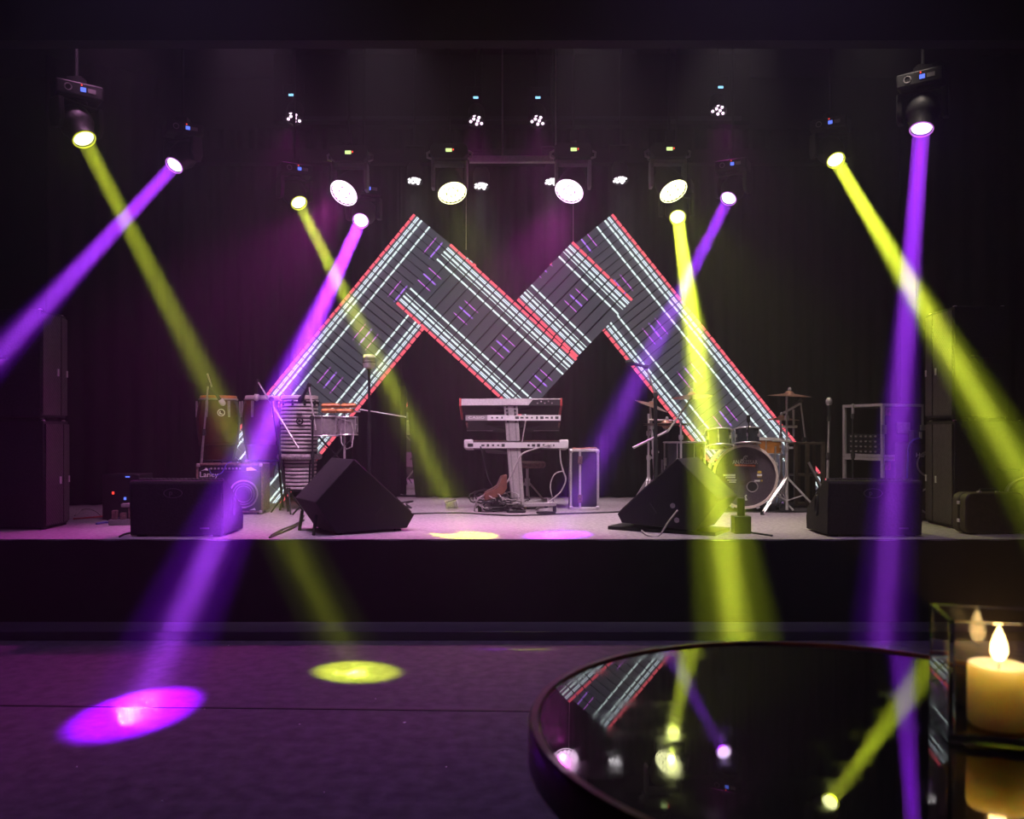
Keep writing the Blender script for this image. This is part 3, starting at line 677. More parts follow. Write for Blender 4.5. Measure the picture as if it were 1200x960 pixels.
# timbales with wood blocks on a chrome stand
Y = 7.75; c = at(396, 500, Y)
tb = thing('timbales', 'pair of steel timbales on a tripod stand with amber wood blocks above', 'drum', (c.x, Y, SZ))
for dx, r, z1, z0 in ((-.115, .115, .855, .68), (.085, .085, .85, .69)):
    s_ = MB().lathe([(r, z0), (r, z1)], 32, T(dx, 0, 0)).build('shell', M['steel'], tb)
    for z in (z0, z1): MB().torus(r + .006, .007, 32, 6, T(dx, 0, z)).build('hoop', M['chrome'], s_)
    MB().lathe([(r, z1), (.0001, z1 + .003)], 32, T(dx, 0, 0)).build('drum_head', M['skin'], s_)
    for i in range(6):
        q = .5 + i * 1.047; MB().rod((dx + (r + .012) * math.cos(q), (r + .012) * math.sin(q), z0 + .02), (dx + (r + .012) * math.cos(q), (r + .012) * math.sin(q), z1), .005).build('tension_rod', M['chrome'], s_)
for x0, x1, z, y in ((-.155, .02, .955, .02), (.03, .17, .955, .0), (-.14, .0, .905, -.05), (-.01, .15, .905, -.04)):
    MB().lathe([(.012, 0), (.026, .01), (.03, (x1 - x0) / 2), (.026, x1 - x0 - .01), (.012, x1 - x0)], 16, T(x0, y, z) @ Matrix.Rotation(R(90), 4, 'Y') @ Matrix.Diagonal((.75, 1.3, 1, 1))).build('wood_block', M['amber'], tb)
MB().rod((.06, 0, .05), (.06, 0, .95), .011).build('pole', M['chrome'], tb)
MB().rod((-.16, .02, .90), (.20, .02, .90), .007).build('cross_bar', M['chrome'], tb)
MB().rod((.13, -.03, .62), (.13, -.03, .78), .008).build('side_post', M['chrome'], tb)
MB().rod((.0, -.03, .78), (.18, -.03, .78), .008).build('side_bar', M['chrome'], tb)
MB().tube([(.05, -.12, .74), (.06, -.14, .62), (.10, -.14, .56), (.15, -.13, .58), (.16, -.1, .68), (.14, -.08, .80), (.02, -.1, .84)], .006, 6).build('cable', M['greycable'], tb)
for q in (.4, 2.5, 4.6):
    MB().rod((.06, 0, .42), (.06 + .34 * math.cos(q), .34 * math.sin(q), .01), .010).build('leg', M['chrome'], tb)
for s in (-1, 1): MB().rod((-.02 - s * .16, 0, .68), (-.02 + s * .14, 0, .35), .009).build('cross_strut', M['black'], tb)
MB().rod((.20, -.02, .92), (.62, .0, .85), .005).build('rest_arm', M['chrome'], tb)

# mic stands among the percussion
def st_at(px, Y): return Vector(((px - 600) / F * Y, Y, SZ))
mic_stand('boom microphone stand leaning over the conga with the emblem', st_at(231, 7.74), at(244, 450, 7.70), at(249, 456, 7.72), 'print', (.3, .2, -.5), .07, .1, 'steel', at(243, 438, 7.66))
mic_stand('boom microphone stand angled across between conga and ribbed drum', st_at(338, 7.45), at(318, 468, 7.6), at(302, 447, 7.75), 'print', (-.1, .1, -1), .16, .9, 'black', at(350, 526, 7.4))
mic_stand('microphone stand with a pale boom tilted before the ribbed drum', st_at(367, 7.35), at(366, 490, 7.4), at(362, 452, 7.5), 'black', (-.5, .2, -.8), .18, 1.6, 'black', at(370, 504, 7.38))
mic_stand('straight black microphone stand with a silver vintage microphone', st_at(433, 7.0), at(432.5, 431, 7.0), None, 'vintage', None, .3, .2, 'black', r=.014)
# ================================================================ keyboard rig
KY = 7.75
ks = thing('keyboard_stand', 'grey column keyboard stand with splayed floor bars', 'keyboard stand', (at(604, 0, KY).x, KY, SZ))
kx = ks.location.x
def kl(px, py, dy=0): p = at(px, py, KY + dy); return Vector((p.x - kx, dy, p.z - SZ))
t0, t1 = kl(598, 470), kl(607, 592)
dv = (t0 - t1)
cp = MB().prism([t1 + Vector((-.062, -.05, 0)), t1 + Vector((.062, -.05, 0)), t1 + Vector((.062, .05, 0)), t1 + Vector((-.062, .05, 0))], dv)
cp.build('column', M['alu'], ks, .01)
for s in (-1, 1):
    MB().prism([t1 + Vector((s * .03 - .006, -.054, .0)), t1 + Vector((s * .03 + .006, -.054, 0)), t1 + Vector((s * .03 + .006, -.048, 0)), t1 + Vector((s * .03 - .006, -.048, 0))], dv).build('column_rib', M['steel'], ks)
    for i in range(5):
        q = t1 + dv * (.94 - .035 * i) + Vector((s * .036, -.056, 0)); MB().box(q, (.018, .004, .014)).build('slot', M['black'], ks)
for z, py in ((0, 479), (1, 501), (2, 527)):
    for s in (-1, 1):
        q = kl(600 + py * .012 - 5, py); MB().prism([q + Vector((s * .05, -.02, -.02)), q + Vector((s * .26, .05, .02)), q + Vector((s * .26, .28, -.03)), q + Vector((s * .24, .28, -.04)), q + Vector((s * .05, .03, -.045))], (0, 0, .012)).build('support_arm', M['black'], ks)
for (x, y) in ((.36, -.14), (-.33, -.12), (.30, .30), (-.30, .30)):
    MB().prism([t1 + Vector((0, -.02, -.02)), t1 + Vector((0, .03, -.02)), Vector((x, y + .03, .055)), Vector((x, y - .03, .055))], (0, 0, .035)).build('floor_bar', M['alu'], ks, .004)
    MB().lathe([(.016, 0), (.016, .06)], 10, T(x * .97, y, 0)).build('foot', M['rubber'], ks)

def keyboard(name, label, px0, px1, py0, py1, tilt, dep, body, yaw=0):
    Y = KY - .06; x0, x1 = at(px0, 0, Y).x, at(px1, 0, Y).x; W = x1 - x0; z0, z1 = at(0, py1, Y).z, at(0, py0, Y).z; h = z1 - z0
    r = thing(name, label, 'keyboard', ((x0 + x1) / 2, Y, z0), yaw, 'keyboards on the column stand')
    A = Matrix.Rotation(-tilt, 4, 'X')
    return r, W, h, A, dep
# top synth: silver back, red ends
r, W, h, A, dep = keyboard('synthesizer', 'topmost silver keyboard with red end cheeks on the column stand', 538, 659, 467, 475.5, R(14), .30, 0)
MB(A).prism([(-W / 2 + .02, 0, 0), (-W / 2 + .02, 0, h), (-W / 2 + .02, .09, h + .015), (-W / 2 + .02, dep, h * .7), (-W / 2 + .02, dep, 0)], (W - .04, 0, 0)).build('body', M['black'], r, .004)
MB(A).prism([(-W / 2 + .02, -.005, .003), (-W / 2 + .02, -.005, h - .002), (W * .22, -.005, h - .002), (W * .17, -.005, .003)], (0, .006, 0)).build('back_panel', M['alu'], r)
MB(A).box((W * .12, -.002, h - .004), (W * .72, .01, .008)).build('back_trim', M['alu'], r)
for s in (-1, 1):
    MB(A).prism([(s * W / 2, -.008, -.004), (s * W / 2, -.008, h + .004), (s * W / 2, dep, h * .8), (s * W / 2, dep + .02, -.05), (s * W / 2, dep * .6, -.02)], (-s * .02, 0, 0)).build('end_cheek', M['red'], r, .004)
for i in range(5): MB(A).lathe([(.007, 0), (.006, .008), (.0001, .008)], 10, T(W * (.26 + .035 * i), -.001, h * (.35 + .25 * (i % 2))) @ Matrix.Rotation(R(90), 4, 'X')).build('socket', M['steel'], r)
MB(A).box((0, dep * .72, h * .80), (W * .9, dep * .42, .012)).build('key_bed', M['white'], r)
# middle keyboard: white back with lettering
r, W, h, A, dep = keyboard('synthesizer', 'middle keyboard with a pale back panel, half grey, on the column stand', 545.5, 657, 486.5, 493, R(16), .26, 0)
MB(A).prism([(-W / 2, 0, 0), (-W / 2, 0, h), (-W / 2, .08, h + .012), (-W / 2, dep, h * .6), (-W / 2, dep, -.02)], (W, 0, 0)).build('body', M['black'], r, .003)
MB(A).box((-W / 2 + W * .115, -.003, h / 2), (W * .23, .006, h)).build('back_panel', M['grey'], r)
MB(A).box((W * .115, -.003, h / 2), (W * .77, .006, h)).build('back_panel', M['white'], r)
lettering('CASIO', .034, M['print'], r, A @ T(-W / 2 + W * .115, -.007, h / 2) @ FACE, sx=1.5)
rn = random.Random(4)
for i in range(14):
    u = -W * .22 + W * .68 * i / 13
    if -W * .1 < u < W * .02: continue
    MB(A).box((u, -.007, h * .5), (rn.uniform(.012, .034), .003, h * rn.uniform(.25, .5))).build('printed_mark', M['black'], r)
MB(A).box((0, dep, -.012), (W, .012, .018)).build('front_trim', M['steel'], r)
for s in (-1, 1): MB(A).box((s * (W / 2 - .008), dep * .55, -.004), (.016, dep * .9, .02)).build('end_cheek', M['brown'], r)
MB(A).box((0, dep * .72, h * .72), (W * .9, dep * .42, .012)).build('key_bed', M['white'], r)
# bottom keyboard: white rounded ends
r, W, h, A, dep = keyboard('synthesizer', 'lowest white keyboard with rounded ends on the column stand', 544, 666, 515, 526, R(4), .30, 0)
MB(A).box((0, dep / 2, h * .45), (W - .03, dep, h * .8)).build('body', M['black'], r, .004)
MB(A).box((0, -.002, h * .36), (W - .05, .01, h * .62)).build('back_panel', M['white'], r, .002)
MB(A).box((0, .03, h * .80), (W - .1, .05, .018)).build('top_strip', M['brown'], r)
for s in (-1, 1): MB(A).box((s * (W / 2 - .04), dep * .45, h / 2), (.085, dep * .95, h)).build('end_block', M['white'], r, .014)
for i in range(15):
    u = -W * .32 + W * .68 * i / 14
    if abs(u + .02) < .09: continue
    MB(A).box((u, -.008, h * .36), (rn.uniform(.008, .03), .003, h * rn.uniform(.16, .34))).build('printed_mark', M['black'], r)
MB(A).box((-W * .44, -.003, h * .38), (.05, .012, h * .34)).build('power_socket', M['black'], r)
MB(A).box((0, dep * .68, h * .86), (W * .84, dep * .45, .012)).build('key_bed', M['white'], r)

# leads hanging from the keyboards
def cable(label, pts, r_, m, kind='cable'):
    P = [Vector(p) for p in pts]; out = []
    for i in range(len(P) - 1):                      # Catmull-Rom
        a, b, c_, d_ = P[max(i - 1, 0)], P[i], P[i + 1], P[min(i + 2, len(P) - 1)]
        for k in range(6):
            t = k / 6; out.append(.5 * (2 * b + (c_ - a) * t + (2 * a - 5 * b + 4 * c_ - d_) * t * t + (3 * b - a - 3 * c_ + d_) * t ** 3))
    out.append(P[-1]); o = MB().tube(out, r_, 6).build('cable', M[m], ang=180); return tag(o, label, kind, 'loose cables on the stage')
kz = KY - .08
def kp(px, py, dy=0): return at(px, py, KY - .08 + dy)
def sp(px, py, up=.006):
    q = on_stage(px, py); q.z += up; return q
cable('dark lead hanging from the lowest white keyboard', [kp(563, 523), kp(567, 540), kp(572, 560), kp(579, 576), sp(582, 598)], .007, 'black')
cable('long pale lead looping from the keyboards into the cable heap', [kp(646, 521), kp(618, 529, -.03), kp(609, 536, -.05), kp(600, 556, -.05), kp(590, 569, -.05), kp(575, 577, -.06), kp(560, 585, -.08), sp(556, 600)], .008, 'greycable')
cable('pale lead looping down from the right end of the keyboards', [kp(656, 526), kp(657, 540), kp(660, 552), kp(663, 562), kp(658, 575), kp(650, 583), kp(640, 590), sp(628, 598)], .008, 'greycable')
cable('pale lead curling back beside the flight case', [kp(660, 552), kp(650, 556), kp(645, 568), kp(647, 582), sp(652, 596)], .006, 'greycable')
cable('thin pale lead between the middle and lowest keyboards', [kp(616, 493), kp(614, 505), kp(611.5, 519)], .006, 'greycable')
# heap of coiled cable
rnd = random.Random(12)
hp = MB(); c0 = on_stage(577, 599)
for i in range(26):
    R0 = rnd.uniform(.05, .15); cx = c0.x + rnd.uniform(-.12, .22); cy = c0.y + rnd.uniform(-.08, .10); tilt = rnd.uniform(0, .9); az = rnd.uniform(0, 6.28); z = rnd.uniform(.01, .11)
    m4 = T(cx, cy, SZ) @ rotz(az) @ T(0, 0, z + R0 * .6 * math.sin(tilt) * .6) @ Matrix.Rotation(tilt * .7, 4, 'X')
    ell = rnd.uniform(.45, 1)
    hp.tube([m4 @ Vector((R0 * math.cos(q) * 1.1, R0 * math.sin(q) * ell, rnd.uniform(-.008, .008))) for q in [k * 6.283 / 22 for k in range(rnd.randint(16, 25))]], rnd.choice((.005, .006, .008)), 5)
for v in hp.v: v.z = max(v.z, SZ + .004)
tag(hp.build('cable_heap', M['rubber'], ang=180), 'tangled heap of black cables at the foot of the keyboard stand', 'cables', kind='stuff')
hp = MB()
for i in range(14):
    R0 = rnd.uniform(.04, .13); cx = c0.x + rnd.uniform(-.08, .22); cy = c0.y + rnd.uniform(-.12, .06); tilt = rnd.uniform(0, 1.2); az = rnd.uniform(0, 6.28)
    m4 = T(cx, cy, SZ + rnd.uniform(.01, .10)) @ rotz(az) @ T(0, 0, R0 * .5) @ Matrix.Rotation(tilt * .7, 4, 'X')
    hp.tube([m4 @ Vector((R0 * math.cos(q) * 1.2, R0 * math.sin(q) * .7, rnd.uniform(-.008, .008))) for q in [k * 6.283 / 22 for k in range(rnd.randint(10, 23))]], .0055, 5)
for v in hp.v: v.z = max(v.z, SZ + .004)
tag(hp.build('cable_heap', M['greycable'], ang=180), 'tangle of pale cables lying on the black cable heap', 'cables', kind='stuff')
# expression pedal, tipped up on the heap
q = on_stage(583, 600)
pd = thing('expression_pedal', 'brown foot pedal propped up on the cable heap', 'pedal', (q.x, q.y + .02, SZ + .16), R(8))
MB(Matrix.Rotation(R(-14), 4, 'Y')).prism([(-.13, -.05, -.03), (-.12, -.05, .03), (.02, -.05, .065), (.08, -.05, .15), (.12, -.05, .15), (.09, -.05, .03), (.05, -.05, -.01), (-.02, -.05, -.03)], (0, .09, 0)).build('body', M['brown'], pd, .006)
MB(Matrix.Rotation(R(-14), 4, 'Y')).prism([(-.11, -.045, .034), (.02, -.045, .068), (.075, -.045, .145), (.07, -.045, .15), (.012, -.045, .077), (-.11, -.045, .043)], (0, .08, 0)).build('tread', M['tolex'], pd)
MB(Matrix.Rotation(R(-14), 4, 'Y')).box((-.03, -.005, -.09), (.10, .07, .11)).build('heel_block', M['rubber'], pd)
for px, py, lb_ in ((605, 601, 'flat black foot switch lying before the cable heap'), (640, 602, 'flat black foot switch lying before the keyboard stand')):
    q = on_stage(px, py); fs = thing('foot_switch', lb_, 'pedal', (q.x, q.y, SZ), R(6))
    MB().lathe([(.06, .001), (.068, .006), (.066, .016), (.0001, .022)], 24, Matrix.Diagonal((1.3, .55, 1, 1))).build('body', M['rubber'], fs)
    MB().lathe([(.014, .018), (.014, .028), (.0001, .030)], 14, T(-.045, 0, 0)).build('button', M['steel'], fs)
q = on_stage(619, 597); ad = thing('power_adapter', 'black power adapter with a yellow collar by the keyboard stand', 'adapter', (q.x, q.y, SZ), R(10))
MB().box((.03, 0, .025), (.09, .05, .05)).build('body', M['rubber'], ad, .008); MB().box((-.03, 0, .03), (.02, .042, .042)).build('collar', M['yellow'], ad, .004)
MB().rod((-.04, 0, .03), (-.075, .01, .03), .016).build('plug', M['bluecable'], ad)
# flight case
q = on_stage(668, 597.5); fc = thing('flight_case', 'upright black flight case with aluminium edges beside the keyboard stand', 'case', (q.x + .138, q.y + .16, SZ), R(-2))
CW, CD, CH = .268, .30, .555
MB().box((0, 0, CH / 2), (CW - .012, CD - .012, CH - .012)).build('panel', M['case'], fc)
e = 0
for sx in (-1, 1):
    for sy in (-1, 1): MB().box((sx * (CW / 2 - .009), sy * (CD / 2 - .009), CH / 2), (.022, .022, CH)).build('edge', M['alu'], fc, .003)
    for z in (.011, CH - .011): MB().box((sx * (CW / 2 - .009), 0, z), (.022, CD, .022)).build('edge', M['alu'], fc, .003)
for sy in (-1, 1):
    for z in (.011, CH - .011): MB().box((0, sy * (CD / 2 - .009), z), (CW, .022, .022)).build('edge', M['alu'], fc, .003)
for sx in (-1, 1):
    for z in (.018, CH - .018): MB().box((sx * (CW / 2 - .012), -CD / 2 + .010, z), (.034, .034, .034)).build('ball_corner', M['chrome'], fc, .010)
MB().box((-.04, -CD / 2, CH / 2), (.020, .008, CH - .03)).build('closing_strip', M['alu'], fc)
for z in (.10, CH - .10): MB().box((-.04, -CD / 2 - .004, z), (.042, .016, .075)).build('latch', M['tolex'], fc, .004)
tw = MB(); n = 12
tv = [(-.10 + .22 * i / n, -.10 + .2 * j / 6, CH + .004 + .012 * abs(math.sin(i * 1.3 + j)) * (1 if i > 6 else .5)) for j in range(7) for i in range(n + 1)]
tw.add(tv, [(j * (n + 1) + i, j * (n + 1) + i + 1, (j + 1) * (n + 1) + i + 1, (j + 1) * (n + 1) + i) for j in range(6) for i in range(n)])
tw.M = Matrix.Identity(4)
for v in tw.v: v += fc.location
o = tw.build('cloth', mat('pale_orange_cloth', (.52, .20, .12), .9, 0, .3, 20), ang=180); m_ = o.modifiers.new('s', 'SOLIDIFY'); m_.thickness = .003
tag(o, 'crumpled orange-pink cloth lying on the flight case', 'cloth')
# keyboard player's stool
q = at(618, 0, 8.15); so = thing('stool', 'low round black stool behind the keyboard stand', 'stool', (q.x, 8.15, SZ))
zt = at(0, 541, 8.15).z - SZ
MB().lathe([(.16, zt - .06), (.175, zt - .045), (.175, zt - .01), (.16, zt), (.0001, zt + .004)], 30).build('seat', M['tolex'], so)
MB().rod((0, 0, .1), (0, 0, zt - .05), .014).build('post', M['chrome'], so)
MB().lathe([(.026, .2), (.026, .27)], 12).build('clutch', M['chrome'], so)
for q_ in (.6, 2.7, 4.8): MB().rod((0, 0, .25), (.24 * math.cos(q_), .24 * math.sin(q_), .01), .009).build('leg', M['chrome'], so)
# plastic cup on its side
q = on_stage(528, 598); cu = thing('plastic_cup', 'clear plastic cup lying on its side on the stage', 'cup', (q.x, q.y, SZ), R(20))
CM = T(-.045, 0, .046) @ Matrix.Rotation(R(84), 4, 'Y')
MB(CM).lathe([(.0001, 0), (.032, 0), (.044, .10), (.0445, .10), (.0425, .099), (.031, .003), (.0001, .003)], 28).build('cup_wall', glass('clear_plastic', (.95, .93, .95), .15, 1.3), cu)
MB(CM).torus(.044, .0025, 28, 6, T(0, 0, .10)).build('lip', M['white'], cu)

# ================================================================ drum kit
rug = MB().box((2.17, 7.99, SZ + .006), (1.58, .84, .010)).build('drum_rug', mat('dark_drum_rug', (.03, .026, .03), .95, 0, .3, 30), bevel=.003)
tag(rug, 'dark rug under the drum kit', 'rug')
RZ = SZ + .0115
def drum_at(px, py_top, Y, r, h, label, tilt=0, mt='drumshell', name='rack_tom', group='toms of the drum kit', yaw=0, legs=0, hang=None, lugs=6):
    c = at(px, py_top, Y)
    t = thing(name, label, 'drum', (c.x, Y, c.z - h), 0, group); t.rotation_euler = (tilt, 0, yaw)
    MB().lathe([(r, 0), (r, h)], 36).build('shell', M[mt], t)
    for z in (.004, h - .004): MB().torus(r + .007, .007, 36, 8, T(0, 0, z)).build('hoop', M['chrome'], t)
    MB().lathe([(r - .002, h), (.0001, h + .003)], 36).build('drum_head', M['skin'], t)
    lug_ring(t, r + .008, h * .4, h * .6, lugs, .26)
    for i in range(lugs):
        q = .26 + 2 * math.pi * i / lugs
        MB().rod(((r + .013) * math.cos(q), (r + .013) * math.sin(q), .02), ((r + .013) * math.cos(q), (r + .013) * math.sin(q), h), .004, n=6).build('tension_rod', M['chrome'], t)
    for i in range(legs):
        q = .8 + i * 2.094; zf = RZ - (c.z - h)
        MB().tube([((r + .02) * math.cos(q), (r + .02) * math.sin(q), h * .55), ((r + .02) * math.cos(q), (r + .02) * math.sin(q), zf + .08), ((r + .05) * math.cos(q), (r + .05) * math.sin(q), zf)], .008, 8).build('leg', M['chrome'], t)
    if hang:                                            # mount arm from the kick drum
        MB().tube([(hang[0], hang[1], hang[2]), (0, r * .5 + .03, h * .3), (0, r + .005, h * .5)], .011, 8).build('mount_arm', M['chrome'], t)
    return t
# bass drum
Y = 7.62; kc = at(873, 563.5, Y); kr = .283
kd = thing('bass_drum', 'large bass drum with a printed front head and pale hoop', 'drum', (kc.x, Y, RZ), R(-7))
zc = kr + .022
KM = T(0, 0, zc) @ FACE                                 # local: z -> -y (towards the hall)
MB(KM).lathe([(kr - .012, -.42), (kr - .012, 0)], 48).build('shell', M['drumshell'], kd)
head = MB(KM).lathe([(kr - .014, .002), (.0001, .006)], 48).build('front_head', mat('speckled_head', (.075, .055, .075), .45, 0, .55, 160), kd)
for z in (0.012, -.43): MB(KM).lathe([(kr - .018, z - .018), (kr + .004, z - .018), (kr + .006, z), (kr + .004, z + .018), (kr - .018, z + .018), (kr - .018, z - .018)], 56).build('hoop', mat('pale_hoop', (.78, .66, .60), .35, 0, .1), kd)
for i in range(8):
    q = .39 + i * .785; m4 = KM @ T((kr + .006) * math.cos(q), (kr + .006) * math.sin(q), 0) @ rotz(q)
    MB(m4).box((.006, 0, .005), (.016, .03, .05)).build('claw', M['chrome'], kd, .003)
    MB(m4).rod((.008, 0, -.40), (.008, 0, 0), .005, n=6).build('tension_rod', M['chrome'], kd)
hf = KM @ T(0, 0, .008)
MB(hf).torus(.047, .005, 30, 6, T(.062, -.09, 0)).build('port_ring', M['grey'], head)
MB(hf).lathe([(.046, .0), (.0001, .001)], 30, T(.062, -.09, 0)).build('port_hole', M['rubber'], head)
MB(hf @ T(.025, 0, 0) @ rotz(R(13))).box((0, .01, .0), (.046, .14, .003)).build('tape_strip', M['suitcase'], head)
MB(hf @ T(-.012, -.055, 0)).box((0, 0, 0), (.055, .04, .003)).build('tape_strip', M['suitcase'], head)
MB(hf).tube([(-.035, .155, .001), (-.028, .145, .001), (-.018, .15, .001), (-.008, .175, .001), (.004, .185, .001), (.022, .183, .001)], .006, 6).build('swoosh', M['print'], head)
MB(hf).tube([(.012, .158, .001), (.0, .16, .001), (.003, .172, .001), (.02, .175, .001)], .003, 6).build('swoosh', M['print'], head)
lettering('ANAKESSAR', .050, M['print'], head, hf @ T(0.0, .128, 0), sx=.80)
MB(hf @ rotz(R(-2))).box((-.005, .100, 0), (.18, .017, .003)).build('orange_bar', M['orange'], head)
rr_ = random.Random(3)
for i in range(8): MB(hf @ rotz(R(-2))).box((-.075 + i * .02, .100, .0015), (rr_.uniform(.006, .012), .008, .002)).build('printed_mark', M['print'], head)
for y_, x0, x1, h_ in ((.012, -.19, -.085, .018), (-.008, -.17, -.085, .014), (-.032, -.155, -.075, .009), (-.05, -.14, -.08, .009)):
    MB(hf).box(((x0 + x1) / 2, y_, 0), (x1 - x0, h_, .002)).build('printed_mark', M['print'], head)
MB(hf @ T(.125, .040, 0)).lathe([(.020, 0), (.020, .001), (.0001, .002)], 6, Matrix.Diagonal((1, .65, 1, 1))).build('printed_mark', M['yellow'], head)
MB(hf).box((.125, .014, 0), (.042, .018, .002)).build('printed_mark', M['print'], head); MB(hf).box((.125, -.002, 0), (.036, .006, .002)).build('printed_mark', M['yellow'], head)
MB(hf).box((.105, -.036, 0), (.05, .014, .002)).build('printed_mark', M['print'], head); MB(hf).lathe([(.008, 0), (.0001, .002)], 12, T(.145, -.036, 0)).build('printed_mark', M['yellow'], head)
MB(hf).tube([(.008, -.20, .001), (.0, -.175, .001), (.014, -.165, .001)], .007, 6).build('swoosh', M['print'], head); MB(hf).box((-.002, -.205, 0), (.04, .016, .002)).build('printed_mark', M['print'], head)
for s in (-1, 1): MB().rod((s * kr * .9, .1, zc - .1), (s * (kr + .13), -.02, .01), .009).build('spur', M['chrome'], kd)
MB().rod((0, .16, zc + kr - .02), (0, .16, zc + kr + .12), .016).build('tom_post', M['chrome'], kd)
hx = kd.location
drum_at(843, 504, 7.55, .112, .15, 'dark rack tom lit by the yellow beam above the bass drum', R(-12), hang=(.16, .24, .0))
drum_at(876, 502, 7.58, .105, .14, 'dark glossy rack tom above the middle of the bass drum', R(-8), hang=(.0, .22, -.02))
drum_at(897, 514, 8.27, .15, .14, 'amber wooden drum standing behind the bass drum', R(3), 'amber', 'snare_drum', legs=3)
drum_at(802, 518, 7.75, .18, .36, 'wide dark floor tom standing beside the bass drum', 0, 'drumshell', 'floor_tom', legs=3, lugs=8)
def cymbal(mb_parent, c, r, tilt_x, tilt_y, name='cymbal', label=None):
    M4 = Matrix.Translation(c) @ Matrix.Rotation(tilt_x, 4, 'X') @ Matrix.Rotation(tilt_y, 4, 'Y')
    o = MB(M4).lathe([(r, -.018), (r * .6, -.006), (r * .24, .004), (r * .22, .006), (r * .15, .024), (.006, .030), (.006, .028), (r * .15, .021), (r * .24, .001), (r * .6, -.009), (r - .001, -.020)], 44).build(name, M['brass'], mb_parent)
    MB(M4).lathe([(.014, .03), (.016, .045), (.008, .06), (.0001, .06)], 12).build('wing_nut', M['steel'], o)
    for k in (.4, .55, .7, .85): MB(M4).torus(r * k, .0012, 40, 4, T(0, 0, -.018 * ((k - .24) / .76) + .003)).build('groove', M['brass'], o) if False else None
    return o
def cym_stand(label, base, pole_top, cymbals, extra=(), spread=.30, legz=.34, a0=.5):
    st = thing('cymbal_stand', label, 'cymbal stand', base, 0, 'cymbal stands of the drum kit'); base = Vector(base); l = lambda p: Vector(p) - base
    MB().rod((0, 0, .03), l(pole_top) * .55, .014).build('lower_tube', M['chrome'], st); MB().rod(l(pole_top) * .53, l(pole_top), .010).build('upper_tube', M['chrome'], st)
    for k in (.3, .55, .8): MB().lathe([(.018, -.022), (.021, 0), (.018, .022)], 12, T(*(l(pole_top) * k))).build('clamp', M['chrome'], st)
    MB().box(l(pole_top) * .55 + Vector((.03, 0, 0)), (.05, .012, .02)).build('wing_nut', M['chrome'], st)
    for i in range(3):
        q = a0 + i * 2.094; foot = Vector((spread * math.cos(q), spread * math.sin(q), .012)); hub = Vector((.0, .0, legz))
        lg = MB()
        for s in (-1, 1):
            o_ = Vector((-math.sin(q), math.cos(q), 0)) * s * .012; lg.rod(hub + o_, foot + o_, .007)
        lo = lg.build('leg', M['chrome'], st); MB().lathe([(.018, -.012), (.018, .02)], 10, T(*foot)).build('rubber_foot', M['rubber'], lo)
        MB().rod(hub * .35, hub * .5 + foot * .5, .006).build('leg_brace', M['chrome'], st)
    for (c, r, tx, ty) in cymbals: cymbal(st, l(c), r, tx, ty)
    for a, b, r in extra: MB().rod(l(a), l(b), r).build('boom_arm', M['chrome'], st)
    return st
def fl(px, Y): return Vector(((px - 600) / F * Y, Y, SZ if not 7.56 < Y < 9 or px < 800 else RZ))
# hi-hat, low tilted cymbal
cym_stand('hi-hat stand with a flat reddish cymbal pair beside the floor tom', fl(760, 7.7), at(760, 485, 7.7), [(at(783, 496, 7.7) + Vector((-.01, 0, .0)), .215, 0, 0), (at(783, 497.5, 7.7) + Vector((-.01, 0, -.012)), .215, R(180), 0)],
          [(at(760, 492, 7.7), at(790, 493, 7.7), .008)], .22, .30, .2)
cym_stand('cymbal stand with a dark cymbal tilted steeply behind the hi-hat', fl(770, 8.1), at(762, 477, 8.1), [(at(764, 474, 8.1), .165, R(8), R(20))], (), .24, .3, 1.1)
cym_stand('boom cymbal stand with a long counter arm reaching over the floor tom', fl(798, 7.42), at(798, 490, 7.42), [(at(811, 463, 7.42), .175, R(-4), R(-3))],
          [(at(742, 525, 7.38), at(783, 505, 7.40), .011), (at(783, 505, 7.40), at(811, 466, 7.42), .009)], .14, .3, .9)
cym_stand('tall cymbal stand with a wide flat cymbal beside the drum rug edge', fl(922, 7.5), at(922, 462, 7.5), [(at(925, 462, 7.5), .19, R(3), R(2))],
          [(at(918, 484, 7.48), at(938, 473, 7.45), .010), (at(930, 480, 7.5), at(930, 512, 7.5), .010), (at(916, 500, 7.5), at(934, 500, 7.5), .012), (at(905, 516, 7.5), at(926, 517, 7.5), .012)], .29, .32, -.55)
cym_stand('low cymbal stand with a small splash cymbal behind the tall one', fl(915, 8.4), at(915, 491, 8.4), [(at(916, 490, 8.4), .17, R(2), R(1))], (), .10, .3, .7)
# microphones at the kit
mic_stand('tall thick black stand with a black microphone arching over the hi-hat', st_at(769, 7.35), at(768, 463, 7.35), at(757, 430, 7.35), 'black', (-1, 0, .25), .24, .6, 'black', None, r=.02)
a = at(757, 430, 7.35); b = at(767, 422, 7.35)
cm_ = thing('clip_microphone', 'small black clip-on microphone on the hoop of the glossy rack tom', 'microphone', at(877, 506, 7.455))
MB().box((0, .005, .005), (.026, .03, .03)).build('clip', M['rubber'], cm_, .003); MB().tube([(0, 0, .01), (.002, -.012, .05), (0, .0, .085)], .006, 8).build('gooseneck', M['black'], cm_)
MB().lathe([(.012, .08), (.016, .10), (.016, .135), (.010, .145), (.0001, .147)], 14).build('capsule', M['black'], cm_)
mic_stand('dim boom microphone stand behind the tall cymbal stand', fl(948, 8.25) + Vector((.15, 0, 0)), at(942, 515, 8.25), at(938, 470, 8.25), 'black', (-.7, 0, -.6), .2, .8, 'black', at(945, 525, 8.25))
mic_stand('straight chrome microphone stand with a grey microphone beside the wedge', st_at(968.5, 7.2), at(971.5, 491, 7.2), None, 'steel', None, .10, .8, 'steel')
